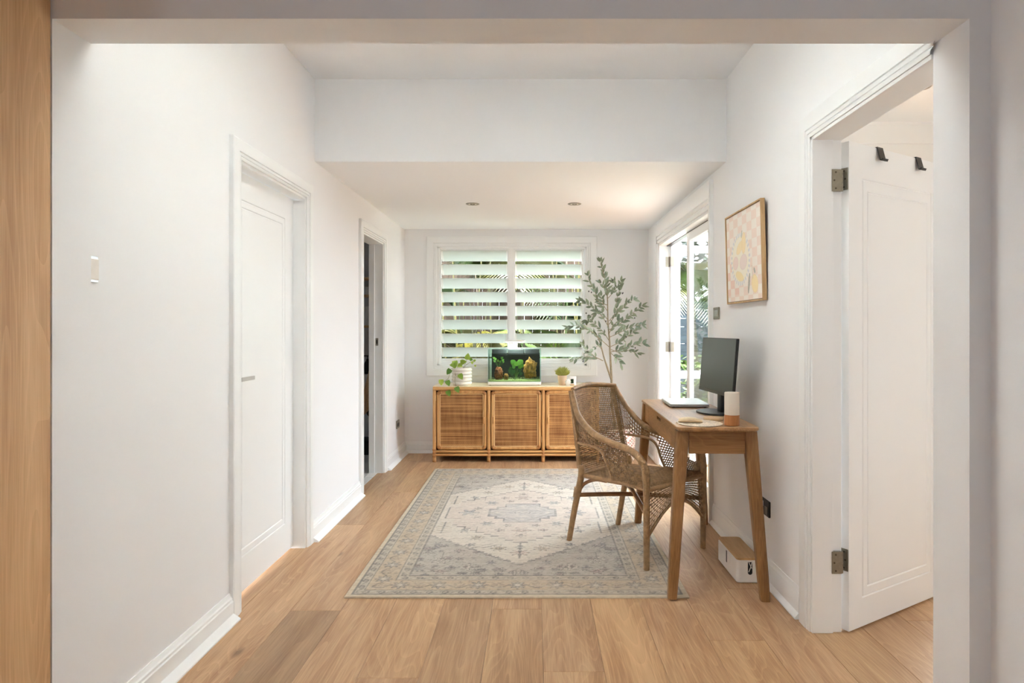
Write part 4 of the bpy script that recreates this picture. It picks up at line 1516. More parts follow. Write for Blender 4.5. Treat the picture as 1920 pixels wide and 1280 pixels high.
m = MB()
weave(m, apron_surf, 40, 13, 0.0034, 0.0018, amp=0.0020)
o = m.build('front_apron', 'wicker', CH, smooth=60)
o['kind'] = 'stuff'
m = MB()
wrapped(m, [apron_surf(u, 0) for u in (0, .15, .3, .5, .7, .85, 1)], .0085)
m.build('apron_rail', 'wrap', CH, smooth=60)
for s in (-1, 1):
    m = MB()
    m.tube(curve_pts([(-.236, s * .215, .285), (0, 0, .305 + .009 * s), (.293, -s * .255, .285)], 8), .0125, 10)
    m.build('stretcher', 'bare', CH, smooth=50)
    m = MB()
    m.tube(curve_pts([(-.232, s * .212, .30), (-.19, s * .205, .355), (-.11, s * .205, .392), (-.02, s * .21, .400)], 6), .010, 8)
    m.build('brace', 'bare', CH, smooth=50)
    m = MB()
    wrapped(m, [(-.242, s * .216, .27), (-.236, s * .216, .30), (-.230, s * .216, .33)], .0225, pitch=.006)
    m.build('binding', 'wrap', CH, smooth=60)

# ------------------------------------------------------------------ desk
DK = thing('writing_desk', 'oak writing desk with splayed legs and one drawer by the right wall', 'desk', (0.856, 3.515, 0.0), math.radians(-1.3))
DH, DL, DW = 0.795, 0.585, 0.190              # height, half length (y), half depth (x)
m = MB()
loops = []
for ins, z in ((0.010, DH - 0.021), (0.0, DH - 0.013), (0.0, DH - 0.003), (0.003, DH)):
    l = []
    r = 0.032
    for (cx, cy, a0) in ((DW - r, DL - r, 0), (-DW + r, DL - r, PI / 2), (-DW + r, -DL + r, PI), (DW - r, -DL + r, 1.5 * PI)):
        for k in range(7):
            a = a0 + k * PI / 12
            l.append((cx + (r - ins) * math.cos(a), cy + (r - ins) * math.sin(a), z))
    loops.append(l)
m.loft(loops)
m.build('top', 'desk_y', DK, smooth=30)
ZA = DH - 0.0215
for sx in (-1, 1):
    for sy in (-1, 1):
        on_rug = (sx < 0)
        tx, ty = sx * (DW - 0.034), sy * (DL - 0.058)
        fx, fy = sx * (DW + 0.022), sy * (DL - 0.012)
        z0 = 0.0090 if (sx < 0 and sy < 0) else 0.0012
        loops = []
        for f in (0, 0.02, 0.35, 0.70, 0.86, 1.0):
            z = ZA + (z0 - ZA) * f
            h = 0.030 - 0.0075 * f - (0.002 if f == 1.0 else 0)
            cx, cy = tx + (fx - tx) * f, ty + (fy - ty) * f
            l = []
            r = h * 0.42
            for (ax, ay, a0) in ((1, 1, 0), (-1, 1, PI / 2), (-1, -1, PI), (1, -1, 1.5 * PI)):
                for k in range(5):
                    a = a0 + k * PI / 8
                    l.append((cx + ax * (h - r) + r * math.cos(a), cy + ay * (h - r) + r * math.sin(a), z))
            loops.append(l)
        MB().loft(loops).build('leg', 'desk', DK, smooth=40)
ZB = 0.668
MB().box(-DW + 0.062, DW - 0.060, -DL + 0.036, -DL + 0.056, ZB, ZA - 0.0005).build('end_apron', 'desk_x', DK, bevel=0.0015)
MB().box(-DW + 0.062, DW - 0.060, DL - 0.056, DL - 0.036, ZB, ZA - 0.0005).build('end_apron', 'desk_x', DK, bevel=0.0015)
MB().box(DW - 0.034, DW - 0.014, -DL + 0.088, DL - 0.088, ZB, ZA - 0.0005).build('back_apron', 'desk_y', DK, bevel=0.0015)
MB().box(-DW + 0.014, -DW + 0.034, -DL + 0.088, -0.36, ZB, ZA - 0.0005).build('front_apron', 'desk_y', DK, bevel=0.0015)
MB().box(-DW + 0.014, -DW + 0.034, 0.36, DL - 0.088, ZB, ZA - 0.0005).build('front_apron', 'desk_y', DK, bevel=0.0015)
m = MB()
sl = 0.06
m.box(-DW + 0.0145, -DW + 0.0335, -0.358, -sl, ZB + 0.001, ZA - 0.003).box(-DW + 0.0145, -DW + 0.0335, sl, 0.358, ZB + 0.001, ZA - 0.003)
m.box(-DW + 0.0145, -DW + 0.0335, -sl, sl, ZB + 0.001, ZA - 0.030)
m.box(-DW + 0.0145, -DW + 0.0335, -sl, sl, ZA - 0.013, ZA - 0.003)
dr = m.build('drawer', 'desk_y', DK)
MB().box(-DW + 0.028, -DW + 0.033, -sl, sl, ZA - 0.030, ZA - 0.013).build('finger_slot', 'black', dr)
MB().box(-DW + 0.05, DW - 0.05, -0.33, 0.33, ZB + 0.01, ZA - 0.01).build('drawer_box', 'desk_y', dr)

# ---- things on the desk
ZD = DH + 0.0005
o = thing('monitor', 'black flat monitor on a stand at the wall side of the desk', 'monitor', (0.955, 3.435, ZD), math.radians(4.5))
m = MB()
m.loft([[(0.115 * math.cos(a) * (1.0 if math.cos(a) < 0 else 0.42) + 0.03, 0.125 * math.sin(a), z) for a in [2 * PI * k / 32 for k in range(32)]] for z in (0, 0.006, 0.009)])
m.build('base', 'black', o, bevel=0.001, smooth=40)
MB().rbox(0.035, 0.055, -0.03, 0.03, 0.009, 0.30, 0.004).build('pole', 'black', o, smooth=30)
tilt = math.radians(4.5)
TM = Matrix.Translation((0.012, -0.035, 0.255)) @ Matrix.Rotation(tilt, 4, 'Y')
hw, hh = 0.245, 0.148
m = MB().box(-0.004, 0.010, -hw, hw, -hh, hh).box(0.010, 0.024, -hw * 0.72, hw * 0.72, -hh * 0.8, hh * 0.55)
m.xf(TM).build('housing', 'black', o, bevel=0.002)
MB().box(-0.0055, -0.0042, -hw + 0.004, hw - 0.004, -hh + 0.018, hh - 0.004).xf(TM).build('screen', 'screen', o)
MB().box(-0.0058, -0.0042, -hw + 0.001, hw - 0.001, -hh + 0.001, -hh + 0.0175).xf(TM).build('bezel', 'bezel', o)
MB().rbox(-0.003, 0.040, -0.05, 0.05, -0.05, 0.05, 0.01).xf(TM @ Matrix.Translation((0.024, 0.0, -0.02))).build('mount', 'black', o, smooth=30)

o = thing('laptop', 'closed silver laptop lying at the far end of the desk', 'laptop', (0.893, 3.82, ZD), math.radians(-2.5))
MB().rbox(-0.112, 0.112, -0.165, 0.165, 0.0045, 0.0125, 0.012, 0.002).build('lower_case', 'silver', o, smooth=30)
MB().rbox(-0.112, 0.112, -0.165, 0.165, 0.0130, 0.0195, 0.012, 0.002).build('lid', 'silver', o, smooth=30)
for sx in (-1, 1):
    for sy in (-1, 1):
        MB().lathe([(0.008, 0), (0.009, 0.0045)], 10, (sx * 0.09, sy * 0.14)).build('foot', 'black', o)

mat_o = thing('round_mat', 'round flat woven jute mat near the front end of the desk', 'mat', (0.785, 3.055, ZD))
m = MB()
rr = 0
for k in range(12):
    m.torus((0, 0, 0.0018), 0.006 + k * 0.0089, 0.0050, 'Z', 36, 5)
m.v = [Vector((p.x, p.y, max(0.0, 0.0018 + (p.z - 0.0018) * 0.45))) for p in m.v]
c = m.build('coil', 'jute', mat_o, smooth=60)
o = thing('wooden_mouse', 'cream pebble-shaped piece lying on the round jute mat', 'ornament', (0.742, 3.055, ZD + 0.0045), math.radians(-8))
m = MB()
loops = []
for k in range(13):
    f = k / 12
    x = -0.055 + 0.11 * f
    hwid = 0.027 * math.sqrt(max(0.02, math.sin(PI * min(1, f * 0.86 + 0.06)))) * (1 - 0.25 * f)
    top = 0.022 * math.sin(PI * min(1, 0.18 + f * 0.75)) ** 0.7 + 0.004
    l = []
    for j in range(14):
        a = 2 * PI * j / 14
        z = math.sin(a)
        l.append((x, hwid * math.cos(a), 0.0005 + top * (0.5 + 0.5 * z) if z > 0 else 0.0005 + top * 0.5 * (1 + z)))
    loops.append(l)
m.loft(loops)
m.build('body', 'cream', o, smooth=50)
MB().tube([(-0.05, -0.0255, 0.009), (0.0, -0.0275, 0.009), (0.045, -0.020, 0.008)], 0.0018, 6).build('groove_line', 'coaster', o, smooth=40)
o = thing('round_coaster', 'round pale wood coaster between the jute mat and the candle', 'coaster', (0.885, 3.175, ZD))
MB().lathe([(0.045, 0), (0.048, 0.003), (0.048, 0.010), (0.046, 0.013), (0.040, 0.0125)], 32).build('disc', 'coaster', o, smooth=40)
o = thing('candle_jar', 'tall frosted candle with a copper-brown base on the desk corner', 'candle', (0.922, 2.995, ZD))
MB().lathe([(0.032, 0), (0.0345, 0.002), (0.0345, 0.048), (0.034, 0.05)], 28).build('base', 'copper', o, smooth=40)
MB().lathe([(0.034, 0.0505), (0.0345, 0.053), (0.0345, 0.150), (0.033, 0.1545), (0.029, 0.154), (0.027, 0.149)], 28).build('shade', 'candle', o, smooth=40)
MB().lathe([(0.030, -0.0003), (0.030, 0.0008)], 20).build('foot_ring', 'black', o)

# ---- cable box on the floor
o = thing('cable_box', 'white cable box with a bamboo lid on the floor behind the desk leg', 'box', (1.048, 3.300, 0.0005))
m = MB()
x0, x1, y0, y1 = -0.060, 0.060, -0.165, 0.165
m.rbox(x0, x1, y0, y1, 0, 0.112, 0.020, 0.006, 6)
m.build('body', 'white', o, smooth=35)
MB().rbox(x0 + 0.002, x1 - 0.002, y0 + 0.002, y1 - 0.002, 0.1125, 0.122, 0.019, 0.001, 6).build('lid', 'bamboo', o, smooth=35)
m = MB()
for (cz0, cz1) in ((0.042, 0.104),):
    l0 = [(-0.011 * 0 + 0.011 * math.cos(a), 0, cz0 + 0.011 + 0.011 * math.sin(a)) for a in [PI + PI * k / 8 for k in range(9)]] + [(0.011, 0, cz1), (-0.011, 0, cz1)]
    m.loft([[(p[0] + 0.006, y0 - 0.0006, p[2]) for p in l0], [(p[0] + 0.006, y0 + 0.002, p[2]) for p in l0]])
m.build('cable_slot', 'black', o)
MB().box(x0 - 0.0006, x0 + 0.002, -0.008, 0.008, 0.045, 0.104).build('cable_slot', 'black', o)
m = MB()
m.tube([(-0.001, y0 - 0.0018, 0.056), (0.008, y0 - 0.003, 0.08), (0.015, y0 - 0.0015, 0.104)], 0.0018, 6)
m.build('cord', 'white', o, smooth=40)
m = MB()
m.tube([(0.013, y0 - 0.0012, 0.074), (0.006, y0 - 0.004, 0.088), (0.000, y0 - 0.0015, 0.103)], 0.0018, 6)
m.build('cord', 'white', o, smooth=40)

# ------------------------------------------------------------------ framed print on the right wall
PWD, PHT = 0.585, 0.500


def paint_print():
    nx, ny = 190, 162
    x = np.linspace(0, 1, nx)
    y = np.linspace(0, 1, ny)
    U, V = np.meshgrid(x, y)          # u: left to right, v: bottom to top as hung
    img = np.zeros((ny, nx, 3))

    def put(mask, col, a=1.0):
        mm = (mask.astype(float) * a)[..., None]
        img[:] = img * (1 - mm) + np.array(col, float) * mm
    img[:] = (247, 240, 230)
    ck = (np.floor(U * 7.6 + 0.3) + np.floor(V * 10 + 0.5)) % 2 > 0.5
    put(ck, (240, 212, 198), 0.85)
    put(ck & (U < 0.35) & (V < 0.45) & (V > 0.08), (236, 190, 174), 0.7)
    cu, cv, a, b2 = 0.41, 0.47, 0.285, 0.30
    d = np.sqrt(((U - cu) / a) ** 2 + ((V - cv) / b2) ** 2)
    t = np.arctan2((V - cv) / b2, (U - cu) / a)
    put(d < 1, (248, 244, 236))
    put((d < 1) & (d > 0.84) & (np.mod(t * 30 / (2 * PI), 1) < 0.5), (206, 210, 224), 0.95)
    put((d < 0.84) & (d > 0.80), (246, 240, 206))
    put(d < 0.80, (250, 244, 226))

    def blob(u, v, ru, rv, rot, col, al=0.9):
        c, s = math.cos(rot), math.sin(rot)
        x_, y_ = (U - u) * c + (V - v) * s, -(U - u) * s + (V - v) * c
        dd = (x_ / ru) ** 2 + (y_ / rv) ** 2
        put(dd < 1, col, al)
        put((dd < 1) & (dd > 0.82), tuple(k * 0.93 for k in col), 0.7)
    blob(0.40, 0.60, 0.11, 0.055, 0.5, (250, 222, 160))
    blob(0.52, 0.64, 0.06, 0.12, -0.1, (248, 218, 156))
    blob(0.27, 0.44, 0.085, 0.075, 0.3, (240, 210, 206))
    blob(0.50, 0.43, 0.11, 0.085, 0.2, (238, 214, 212))
    blob(0.38, 0.28, 0.12, 0.05, -0.35, (250, 226, 156))
    blob(0.47, 0.745, 0.012, 0.045, -0.3, (150, 158, 140))
    blob(0.80, 0.165, 0.085, 0.10, 0.35, (248, 220, 148))
    blob(0.645, 0.18, 0.024, 0.115, -0.22, (140, 142, 128), 1.0)
    blob(0.80, 0.305, 0.018, 0.035, 0.5, (150, 152, 138), 1.0)
    put((np.abs(U - 0.735 - 0.10 * (0.36 - V)) < 0.005) & (V > 0.22) & (V < 0.37), (190, 180, 150))
    put(d < 1.0, (250, 240, 200), 0.10)
    img[:] = img * 0.62 + np.array((240, 232, 222.0)) * 0.38
    return np.clip(img, 0, 255)


pic_y, pic_z0 = 3.422, 1.388
pc = thing('framed_print', 'pink chequered still life print in an oak frame on the right wall', 'picture', (XR - 0.0015, pic_y, pic_z0))
lean = math.radians(1.5)
PM = Matrix.Rotation(-lean, 4, 'Y')
t_, fw = 0.026, 0.008
m = MB()
m.box(-t_, -0.004, -PWD / 2, -PWD / 2 + fw, 0, PHT).box(-t_, -0.004, PWD / 2 - fw, PWD / 2, 0, PHT)
m.box(-t_, -0.004, -PWD / 2 + fw, PWD / 2 - fw, 0, fw).box(-t_, -0.004, -PWD / 2 + fw, PWD / 2 - fw, PHT - fw, PHT)
m.xf(PM).build('frame', 'frame_oak', pc, bevel=0.0008)
MB().box(-0.014, -0.006, -PWD / 2 + fw, PWD / 2 - fw, fw, PHT - fw).xf(PM).build('backing', 'dark_gap', pc)
pr_ = color_grid('print', PWD - 2 * fw - 0.006, PHT - 2 * fw - 0.006, paint_print(), 'print', pc, thick=0.006)
pr_.matrix_local = PM @ Matrix.Translation((-0.0145, 0, PHT / 2)) @ Matrix(((0, 0, -1, 0), (-1, 0, 0, 0), (0, 1, 0, 0), (0, 0, 0, 1)))

# ------------------------------------------------------------------ rattan sideboard
SBX0, SBX1, SBY0, SBY1 = -0.940, 0.585, 5.985, 6.40
SB = thing('rattan_sideboard', 'honey rattan sideboard with three cane doors under the louvred window', 'sideboard', ((SBX0 + SBX1) / 2, 6.19, 0.0005))
cx = (SBX0 + SBX1) / 2
hwS = (SBX1 - SBX0) / 2
yf, yb = SBY0 - 6.19, SBY1 - 6.19
posts = [-hwS, -hwS + (2 * hwS) / 3, -hwS + (2 * hwS) * 2 / 3, hwS]
SH = 0.706
for x in posts:
    MB().tube([(x, yf, 0.012), (x, yf, SH - 0.02)], 0.0165, 12).build('post', 'rattan', SB, smooth=40)
    MB().lathe([(0.017, 0.0), (0.0185, 0.004), (0.017, 0.016)], 12, (x, yf)).build('foot', 'rattan_bind', SB, smooth=40)
    MB().tube([(x, yb, 0.0), (x, yb, SH - 0.02)], 0.0165, 10).build('post', 'rattan', SB, smooth=40)
for z in (0.0965, 0.0665):
    MB().tube([(-hwS, yf - 0.004, z), (hwS, yf - 0.004, z)], 0.0125, 10).build('rail', 'rattan_x', SB, smooth=40)
MB().tube([(-hwS - 0.012, yf - 0.004, SH - 0.022), (hwS + 0.012, yf - 0.004, SH - 0.022)], 0.0175, 12).build('rail', 'rattan_x', SB, smooth=40)
for s in (-1, 1):
    MB().tube([(s * hwS, yf, SH - 0.022), (s * hwS, yb, SH - 0.022)], 0.0165, 10).build('rail', 'rattan_x', SB, smooth=40)
    MB().box(s * hwS - 0.006, s * hwS + 0.006, yf + 0.018, yb, 0.06, SH - 0.03).build('side_panel', 'cane', SB)
MB().rbox(-hwS - 0.016, hwS + 0.016, yf - 0.008, yb + 0.012, SH - 0.006, SH, 0.012, 0.001).build('top', 'side_top', SB, smooth=30)
MB().box(-hwS + 0.01, hwS - 0.01, yf + 0.022, yb - 0.01, 0.06, SH - 0.012).build('carcass', 'dark_gap', SB)
for x in posts:
    m = MB()
    for z in (0.052, 0.082, 0.112):
        m.tube([(x, yf, z - 0.010), (x, yf, z + 0.010)], 0.0185, 12)
    m.build('binding', 'rattan_bind', SB, smooth=40)


def rr_path(x0, x1, z0, z1, r, y, n=5):
    out = []
    for (cx_, cz_, a0) in ((x1 - r, z1 - r, 0), (x0 + r, z1 - r, PI / 2), (x0 + r, z0 + r, PI), (x1 - r, z0 + r, 1.5 * PI)):
        for k in range(n + 1):
            a = a0 + k * PI / 2 / n
            out.append(Vector((cx_ + r * math.cos(a), y, cz_ + r * math.sin(a))))
    return out


def ring_tube(m, path, r, n=10):
    loops = []
    N_ = len(path)
    for i, p in enumerate(path):
        t = (path[(i + 1) % N_] - path[i - 1]).normalized()
        a = Vector((0, 1, 0))
        c = t.cross(a)
        loops.append([p + (a * math.cos(2 * PI * k / n) + c * math.sin(2 * PI * k / n)) * r for k in range(n)])
    m.loft(loops + [loops[0]], cap=False)


for d in range(3):
    x0, x1 = posts[d] + 0.020, posts[d + 1] - 0.020
    z0, z1 = 0.113, 0.667
    R = 0.0145
    m = MB()
    ring_tube(m, rr_path(x0 + R, x1 - R, z0 + R, z1 - R, 0.022, yf), R)
    do = m.build('door', 'rattan', SB, smooth=50)
    m = MB()
    i = 2 * R + 0.004
    ring_tube(m, rr_path(x0 + i, x1 - i, z0 + i, z1 - i, 0.004, yf - 0.004, 2), 0.0042, 8)
    m.build('bead', 'bead', do, smooth=50)
    MB().box(x0 + R, x1 - R, yf - 0.002, yf + 0.004, z0 + R, z1 - R).build('cane_panel', 'cane', do)
    hx = x1 - R - 0.012 if d == 0 else x0 + R + 0.012
    m = MB()
    m.tube([(hx, yf - 0.020, 0.360), (hx, yf - 0.021, 0.39), (hx, yf - 0.020, 0.422)], 0.0095, 10)
    m.build('handle', 'rattan', do, smooth=50)
    gx = x0 - 0.006 if d == 0 else x1 + 0.006
    for z in (0.21, 0.60):
        MB().box(gx - 0.003, gx + 0.003, yf - 0.012, yf - 0.003, z - 0.028, z + 0.028).build('hinge', 'bead', do)
    for (px_, pz_) in ((x0 + R, z0 + R), (x1 - R, z0 + R), (x0 + R, z1 - R), (x1 - R, z1 - R)):
        sx = 1 if px_ < (x0 + x1) / 2 else -1
        sz = 1 if pz_ < (z0 + z1) / 2 else -1
        m = MB()
        m.tube([(px_, yf - 0.001, pz_ + sz * 0.026), (px_ + sx * 0.004, yf - 0.001, pz_ + sz * 0.010), (px_ + sx * 0.010, yf - 0.001, pz_ + sz * 0.004), (px_ + sx * 0.026, yf - 0.001, pz_)], R * 1.10, 10)
        m.build('corner_binding', 'rattan_bind', do, smooth=50)

ZS = SH + 0.0008                              # top of the sideboard

# ------------------------------------------------------------------ aquarium
TX, TY = -0.194, 6.185
TW, TD, TH = 0.252, 0.135, 0.345
AQ = thing('aquarium', 'glass aquarium with rocks and water plants on the middle of the sideboard', 'aquarium', (TX, TY, ZS))
m = MB().rbox(-TW, TW, -TD - 0.004, TD, 0.008, 0.036, 0.010, 0.003)
m.box(-TW + 0.03, TW - 0.03, -TD + 0.02, TD - 0.02, 0.0, 0.008)
m.build('base', 'white', AQ, smooth=30)
g = 0.004
m = MB()
m.box(-TW + 0.002, TW - 0.002, -TD, -TD + g, 0.0365, TH)
m.box(-TW + 0.002, -TW + 0.002 + g, -TD + g, TD - g, 0.0365, TH).box(TW - 0.002 - g, TW - 0.002, -TD + g, TD - g, 0.0365, TH)
m.box(-TW + 0.002, TW - 0.002, TD - g, TD, 0.0365, TH)
m.build('tank', 'tank_glass', AQ)
m = MB()
m.box(-TW + 0.002, TW - 0.002, -TD - 0.0008, -TD + g, TH, TH + 0.002)
m.box(-TW + 0.002, TW - 0.002, TD - g, TD, TH, TH + 0.002)
for s in (-1, 1):
    m.box(s * (TW - 0.002 - g / 2) - g / 2, s * (TW - 0.002 - g / 2) + g / 2, -TD, TD, TH, TH + 0.002)
    m.box(s * (TW - 0.003) - 0.0016, s * (TW - 0.003) + 0.0016, -TD - 0.001, -TD + 0.001, 0.037, TH)
m.build('glass_rim', 'glass_edge', AQ)
MB().box(-TW + 0.020, TW - 0.010, TD - g - 0.012, TD - g - 0.008, 0.037, TH - 0.045).build('backdrop', 'tank_back', AQ)
for (a, c) in ((-0.226, -0.082), (-0.070, 0.086), (0.090, 0.238)):
    MB().rbox(a, c, TD - 0.078, TD - 0.018, TH - 0.050, TH - 0.008, 0.006, 0.002).build('filter_box', 'filter', AQ, smooth=30)
MB().box(-TW + 0.008, TW - 0.008, -TD + 0.006, TD - 0.024, 0.038, TH - 0.052).build('water', 'water', AQ)
m = MB()
r7 = random.Random(11)
for _ in range(900):
    x, y = r7.uniform(-TW + 0.012, TW - 0.012), r7.uniform(-TD + 0.008, TD - 0.03)
    z = 0.042 + 0.018 * (y + TD) / (2 * TD) + 0.010 * max(0, x) / TW
    s = r7.uniform(0.003, 0.0055)
    a, tl = r7.uniform(0, 2 * PI), r7.uniform(0.2, 1.0)
    dv = Vector((math.cos(a), math.sin(a), tl)) * s
    sv = Vector((-math.sin(a), math.cos(a), 0)) * s * 0.6
    p = Vector((x, y, z))
    m.add([p, p + dv * 0.6 + sv, p + dv * 1.5, p + dv * 0.6 - sv], [(0, 1, 2, 3)])
m.box(-TW + 0.008, TW - 0.008, -TD + 0.006, TD - 0.024, 0.037, 0.044)
o = m.build('carpet_plants', 'moss', AQ)
o['kind'] = 'stuff'


def rock(cx_, cy_, z0, rx, ry, hz, seed, shape=None):
    bm = bmesh.new()
    bmesh.ops.create_icosphere(bm, subdivisions=4, radius=1)
    rr_ = random.Random(seed)
    offs = [Vector((rr_.uniform(-3, 3), rr_.uniform(-3, 3), rr_.uniform(-3, 3))) for _ in range(3)]
    from mathutils import noise as mn
    for v in bm.verts:
        p = v.co.copy()
        k = 0.86 + 0.34 * mn.noise(p * 1.7 + offs[0]) + 0.50 * abs(mn.noise(p * 3.6 + offs[1])) + 0.30 * mn.noise(p * 8 + offs[2])
        q = p * k
        # squarish, upright body
        q.x = math.copysign(abs(q.x) ** 0.75, q.x)
        q.z = math.copysign(abs(q.z) ** 0.8, q.z)
        v.co = (cx_ + q.x * rx, cy_ + q.y * ry, z0 + hz / 2 + q.z * hz / 2)
    me = bpy.data.meshes.new('rock')
    bm.to_mesh(me)
    bm.free()
    for p in me.polygons:
        p.use_smooth = True
    return me


for (a, mt_) in (((-0.158, 0.01, 0.040, 0.040, 0.035, 0.125, 1), 'rock_r'), ((-0.083, -0.02, 0.040, 0.020, 0.02, 0.065, 2), 'rock_y'), ((0.148, 0.03, 0.062, 0.058, 0.045, 0.172, 5), 'rock_y')):
    me = rock(*a)
    me.materials.append(M[mt_])
    link('rock', me, AQ)


def leaf_mesh(L, W, curl=0.12, fold=0.25, tip=0.75, n=5, name='leaf', mat=None, heart=False):
    """a leaf along +x with a mid rib, in the xy plane, bending down"""
    rows = []
    for k in range(n + 1):
        f = k / n
        if heart:
            w = W * (math.sin(PI * min(1, f ** 0.62)) ** 0.8) * (1.0 if k else 0)
        else:
            w = W * math.sin(PI * f ** tip) if 0 < k < n else 0.0
        x = L * f
        z = -curl * L * f * f
        if k in (0, n):
            rows.append([(x, 0, z)])
        else:
            rows.append([(x - (0.12 * L if heart and k == 1 else 0), w, z + w * fold), (x, 0, z), (x - (0.12 * L if heart and k == 1 else 0), -w, z + w * fold)])
    m = MB()
    vs, fs = [], []
    st = []
    for r in rows:
        st.append(len(vs))
        vs += r
    for k in range(n):
        a, b_ = st[k], st[k + 1]
        if len(rows[k]) == 1:
            fs += [(a, b_, b_ + 1), (a, b_ + 1, b_ + 2)]
        elif len(rows[k + 1]) == 1:
            fs += [(a, b_, a + 1), (a + 1, b_, a + 2)]
        else:
            fs += [(a, b_, b_ + 1, a + 1), (a + 1, b_ + 1, b_ + 2, a + 2)]
    m.add(vs, fs)
    return m.mesh(name, mat, smooth=60)


def place_leaf(me, p, d, up, parent, sc=1.0, name='leaf'):
    d = Vector(d).normalized()
    up = Vector(up)
    y = up.cross(d)
    y = y.normalized() if y.length > 1e-6 else d.orthogonal().normalized()
    z = d.cross(y)
    o = link(name, me, parent)
    mt = Matrix((d, y, z)).transposed().to_4x4()
    o.matrix_local = Matrix.Translation(p) @ mt @ Matrix.Scale(sc, 4)
    return o


def water_plant(x, y, z0, leaves, mat, label=None):
    m = MB()
    for (dx, dy, z, L_, W_) in leaves:
        m.tube([(x, y, z0), (x + dx * 0.4, y + dy * 0.4, z0 + (z - z0) * 0.6), (x + dx, y + dy, z)], 0.0012, 5)
    o = m.build('water_plant', mat, AQ)
    for (dx, dy, z, L_, W_) in leaves:
        me = leaf_mesh(L_, W_, 0.15, 0.1, 0.7, 5, 'leaf', mat)
        a = math.atan2(dy - 0.02, dx + 0.0001)
        place_leaf(me, Vector((x + dx - L_ * 0.3 * math.cos(a), y + dy, z + L_ * 0.35)), (math.cos(a) * 0.45, -0.15, -0.75 if L_ > 0.05 else 0.3), (0, -1, 0.5), o)
    return o


r7 = random.Random(5)
water_plant(-0.165, 0.03, 0.15, [(-0.035, 0, 0.235, .03, .012), (-0.02, -.01, 0.225, .03, .012), (0.0, 0.0, 0.205, .03, .012), (0.035, 0, 0.235, .032, .013), (0.045, 0, 0.215, .03, .012), (0.02, 0, 0.20, .028, .012),
                                 (-0.03, 0, 0.205, .03, .012), (0.05, 0, .20, .026, .011)], 'aqua')
water_plant(0.01, 0.02, 0.05, [(-0.03, 0, 0.215, .062, .030), (0.045, -.02, 0.215, .075, .034)], 'aqua')
water_plant(0.015, -0.02, 0.05, [(-0.06, -.02, 0.155, .055, .013), (0.0, -.03, 0.16, .05, .022), (0.05, -.02, 0.15, .05, .018), (0.03, -.03, 0.14, .05, .02), (-.02, -.03, 0.14, .045, .018)], 'aqua')
water_plant(0.0, -0.03, 0.045, [(-0.035, -.02, 0.095, .05, .024), (-0.01, -.03, 0.09, .05, .024), (-.02, -.02, .075, .045, .022), (0.045, -.02, .11, .035, .017), (0.055, -.02, .085, .035, .018)], 'aqua_dark')
# lamp
m = MB().rbox(-0.021, 0.021, TD - 0.05, TD - 0.015, TH + 0.0025, TH + 0.068, 0.004, 0.001)
m.rbox(-0.050, 0.050, TD - 0.05, TD - 0.012, TH - 0.004, TH + 0.0022, 0.004, 0.001)
lp = m.build('lamp_stand', 'white', AQ, smooth=30)
MB().rbox(-0.098, 0.098, -0.06, TD - 0.01, TH + 0.0685, TH + 0.084, 0.006, 0.002).build('lamp_head', 'white', lp, smooth=30)
MB().box(-0.085, 0.085, -0.05, TD - 0.06, TH + 0.0665, TH + 0.0683).build('led_strip', 'led', lp)
for (a, c) in ((-0.014, -0.002), (0.002, 0.014)):
    MB().box(a, c, TD - 0.0515, TD - 0.0502, TH + 0.022, TH + 0.055).build('lamp_button', 'filter', lp)
lt = bpy.data.lights.new('aquarium_lamp', 'AREA')
lt.shape = 'RECTANGLE'
lt.size, lt.size_y = 0.17, 0.11
lt.energy = 1.1
lt.color = (1.0, 0.97, 0.9)
lo_ = bpy.data.objects.new('aquarium_lamp', lt)
COL.objects.link(lo_)
lo_.location = (TX, TY + 0.01, ZS + TH + 0.0655)

# ------------------------------------------------------------------ pothos in a ribbed pot
PO = thing('potted_pothos', 'trailing pothos in a white ribbed pot on the left end of the sideboard', 'plant', (-0.698, 6.12, ZS))
prof = [(0.078, 0.0)]
R0, HP = 0.096, 0.166
for k in range(5):
    for q in range(7):
        a = PI * q / 6
        prof.append((R0 - 0.010 + 0.011 * math.sin(a), 0.004 + (k + q / 6.0) * (HP - 0.006) / 5))
prof += [(R0 - 0.016, HP), (R0 - 0.020, HP - 0.006), (R0 - 0.022, HP - 0.03), (0.02, HP - 0.032)]
MB().lathe(prof, 36).build('pot', 'ceramic', PO, smooth=50)
MB().lathe([(0.070, HP - 0.0315), (0.065, HP - 0.024), (0.02, HP - 0.02)], 20).build('soil', 'soil', PO, smooth=50)
pl_me = [leaf_mesh(0.062, 0.026, 0.15, 0.18, 0.7, 6, 'leaf', 'pothos', True), leaf_mesh(0.062, 0.026, 0.15, 0.18, 0.7, 6, 'leaf', 'pothos_dark', True)]
PX = 196.0


def pp(px, py, dy=0.0):
    """pixel of the photo on the plane of the pot -> local point"""
    w_ = at(px, py, 6.12 + dy)
    return Vector((w_.x + 0.698, w_.y - 6.12, w_.z - ZS))


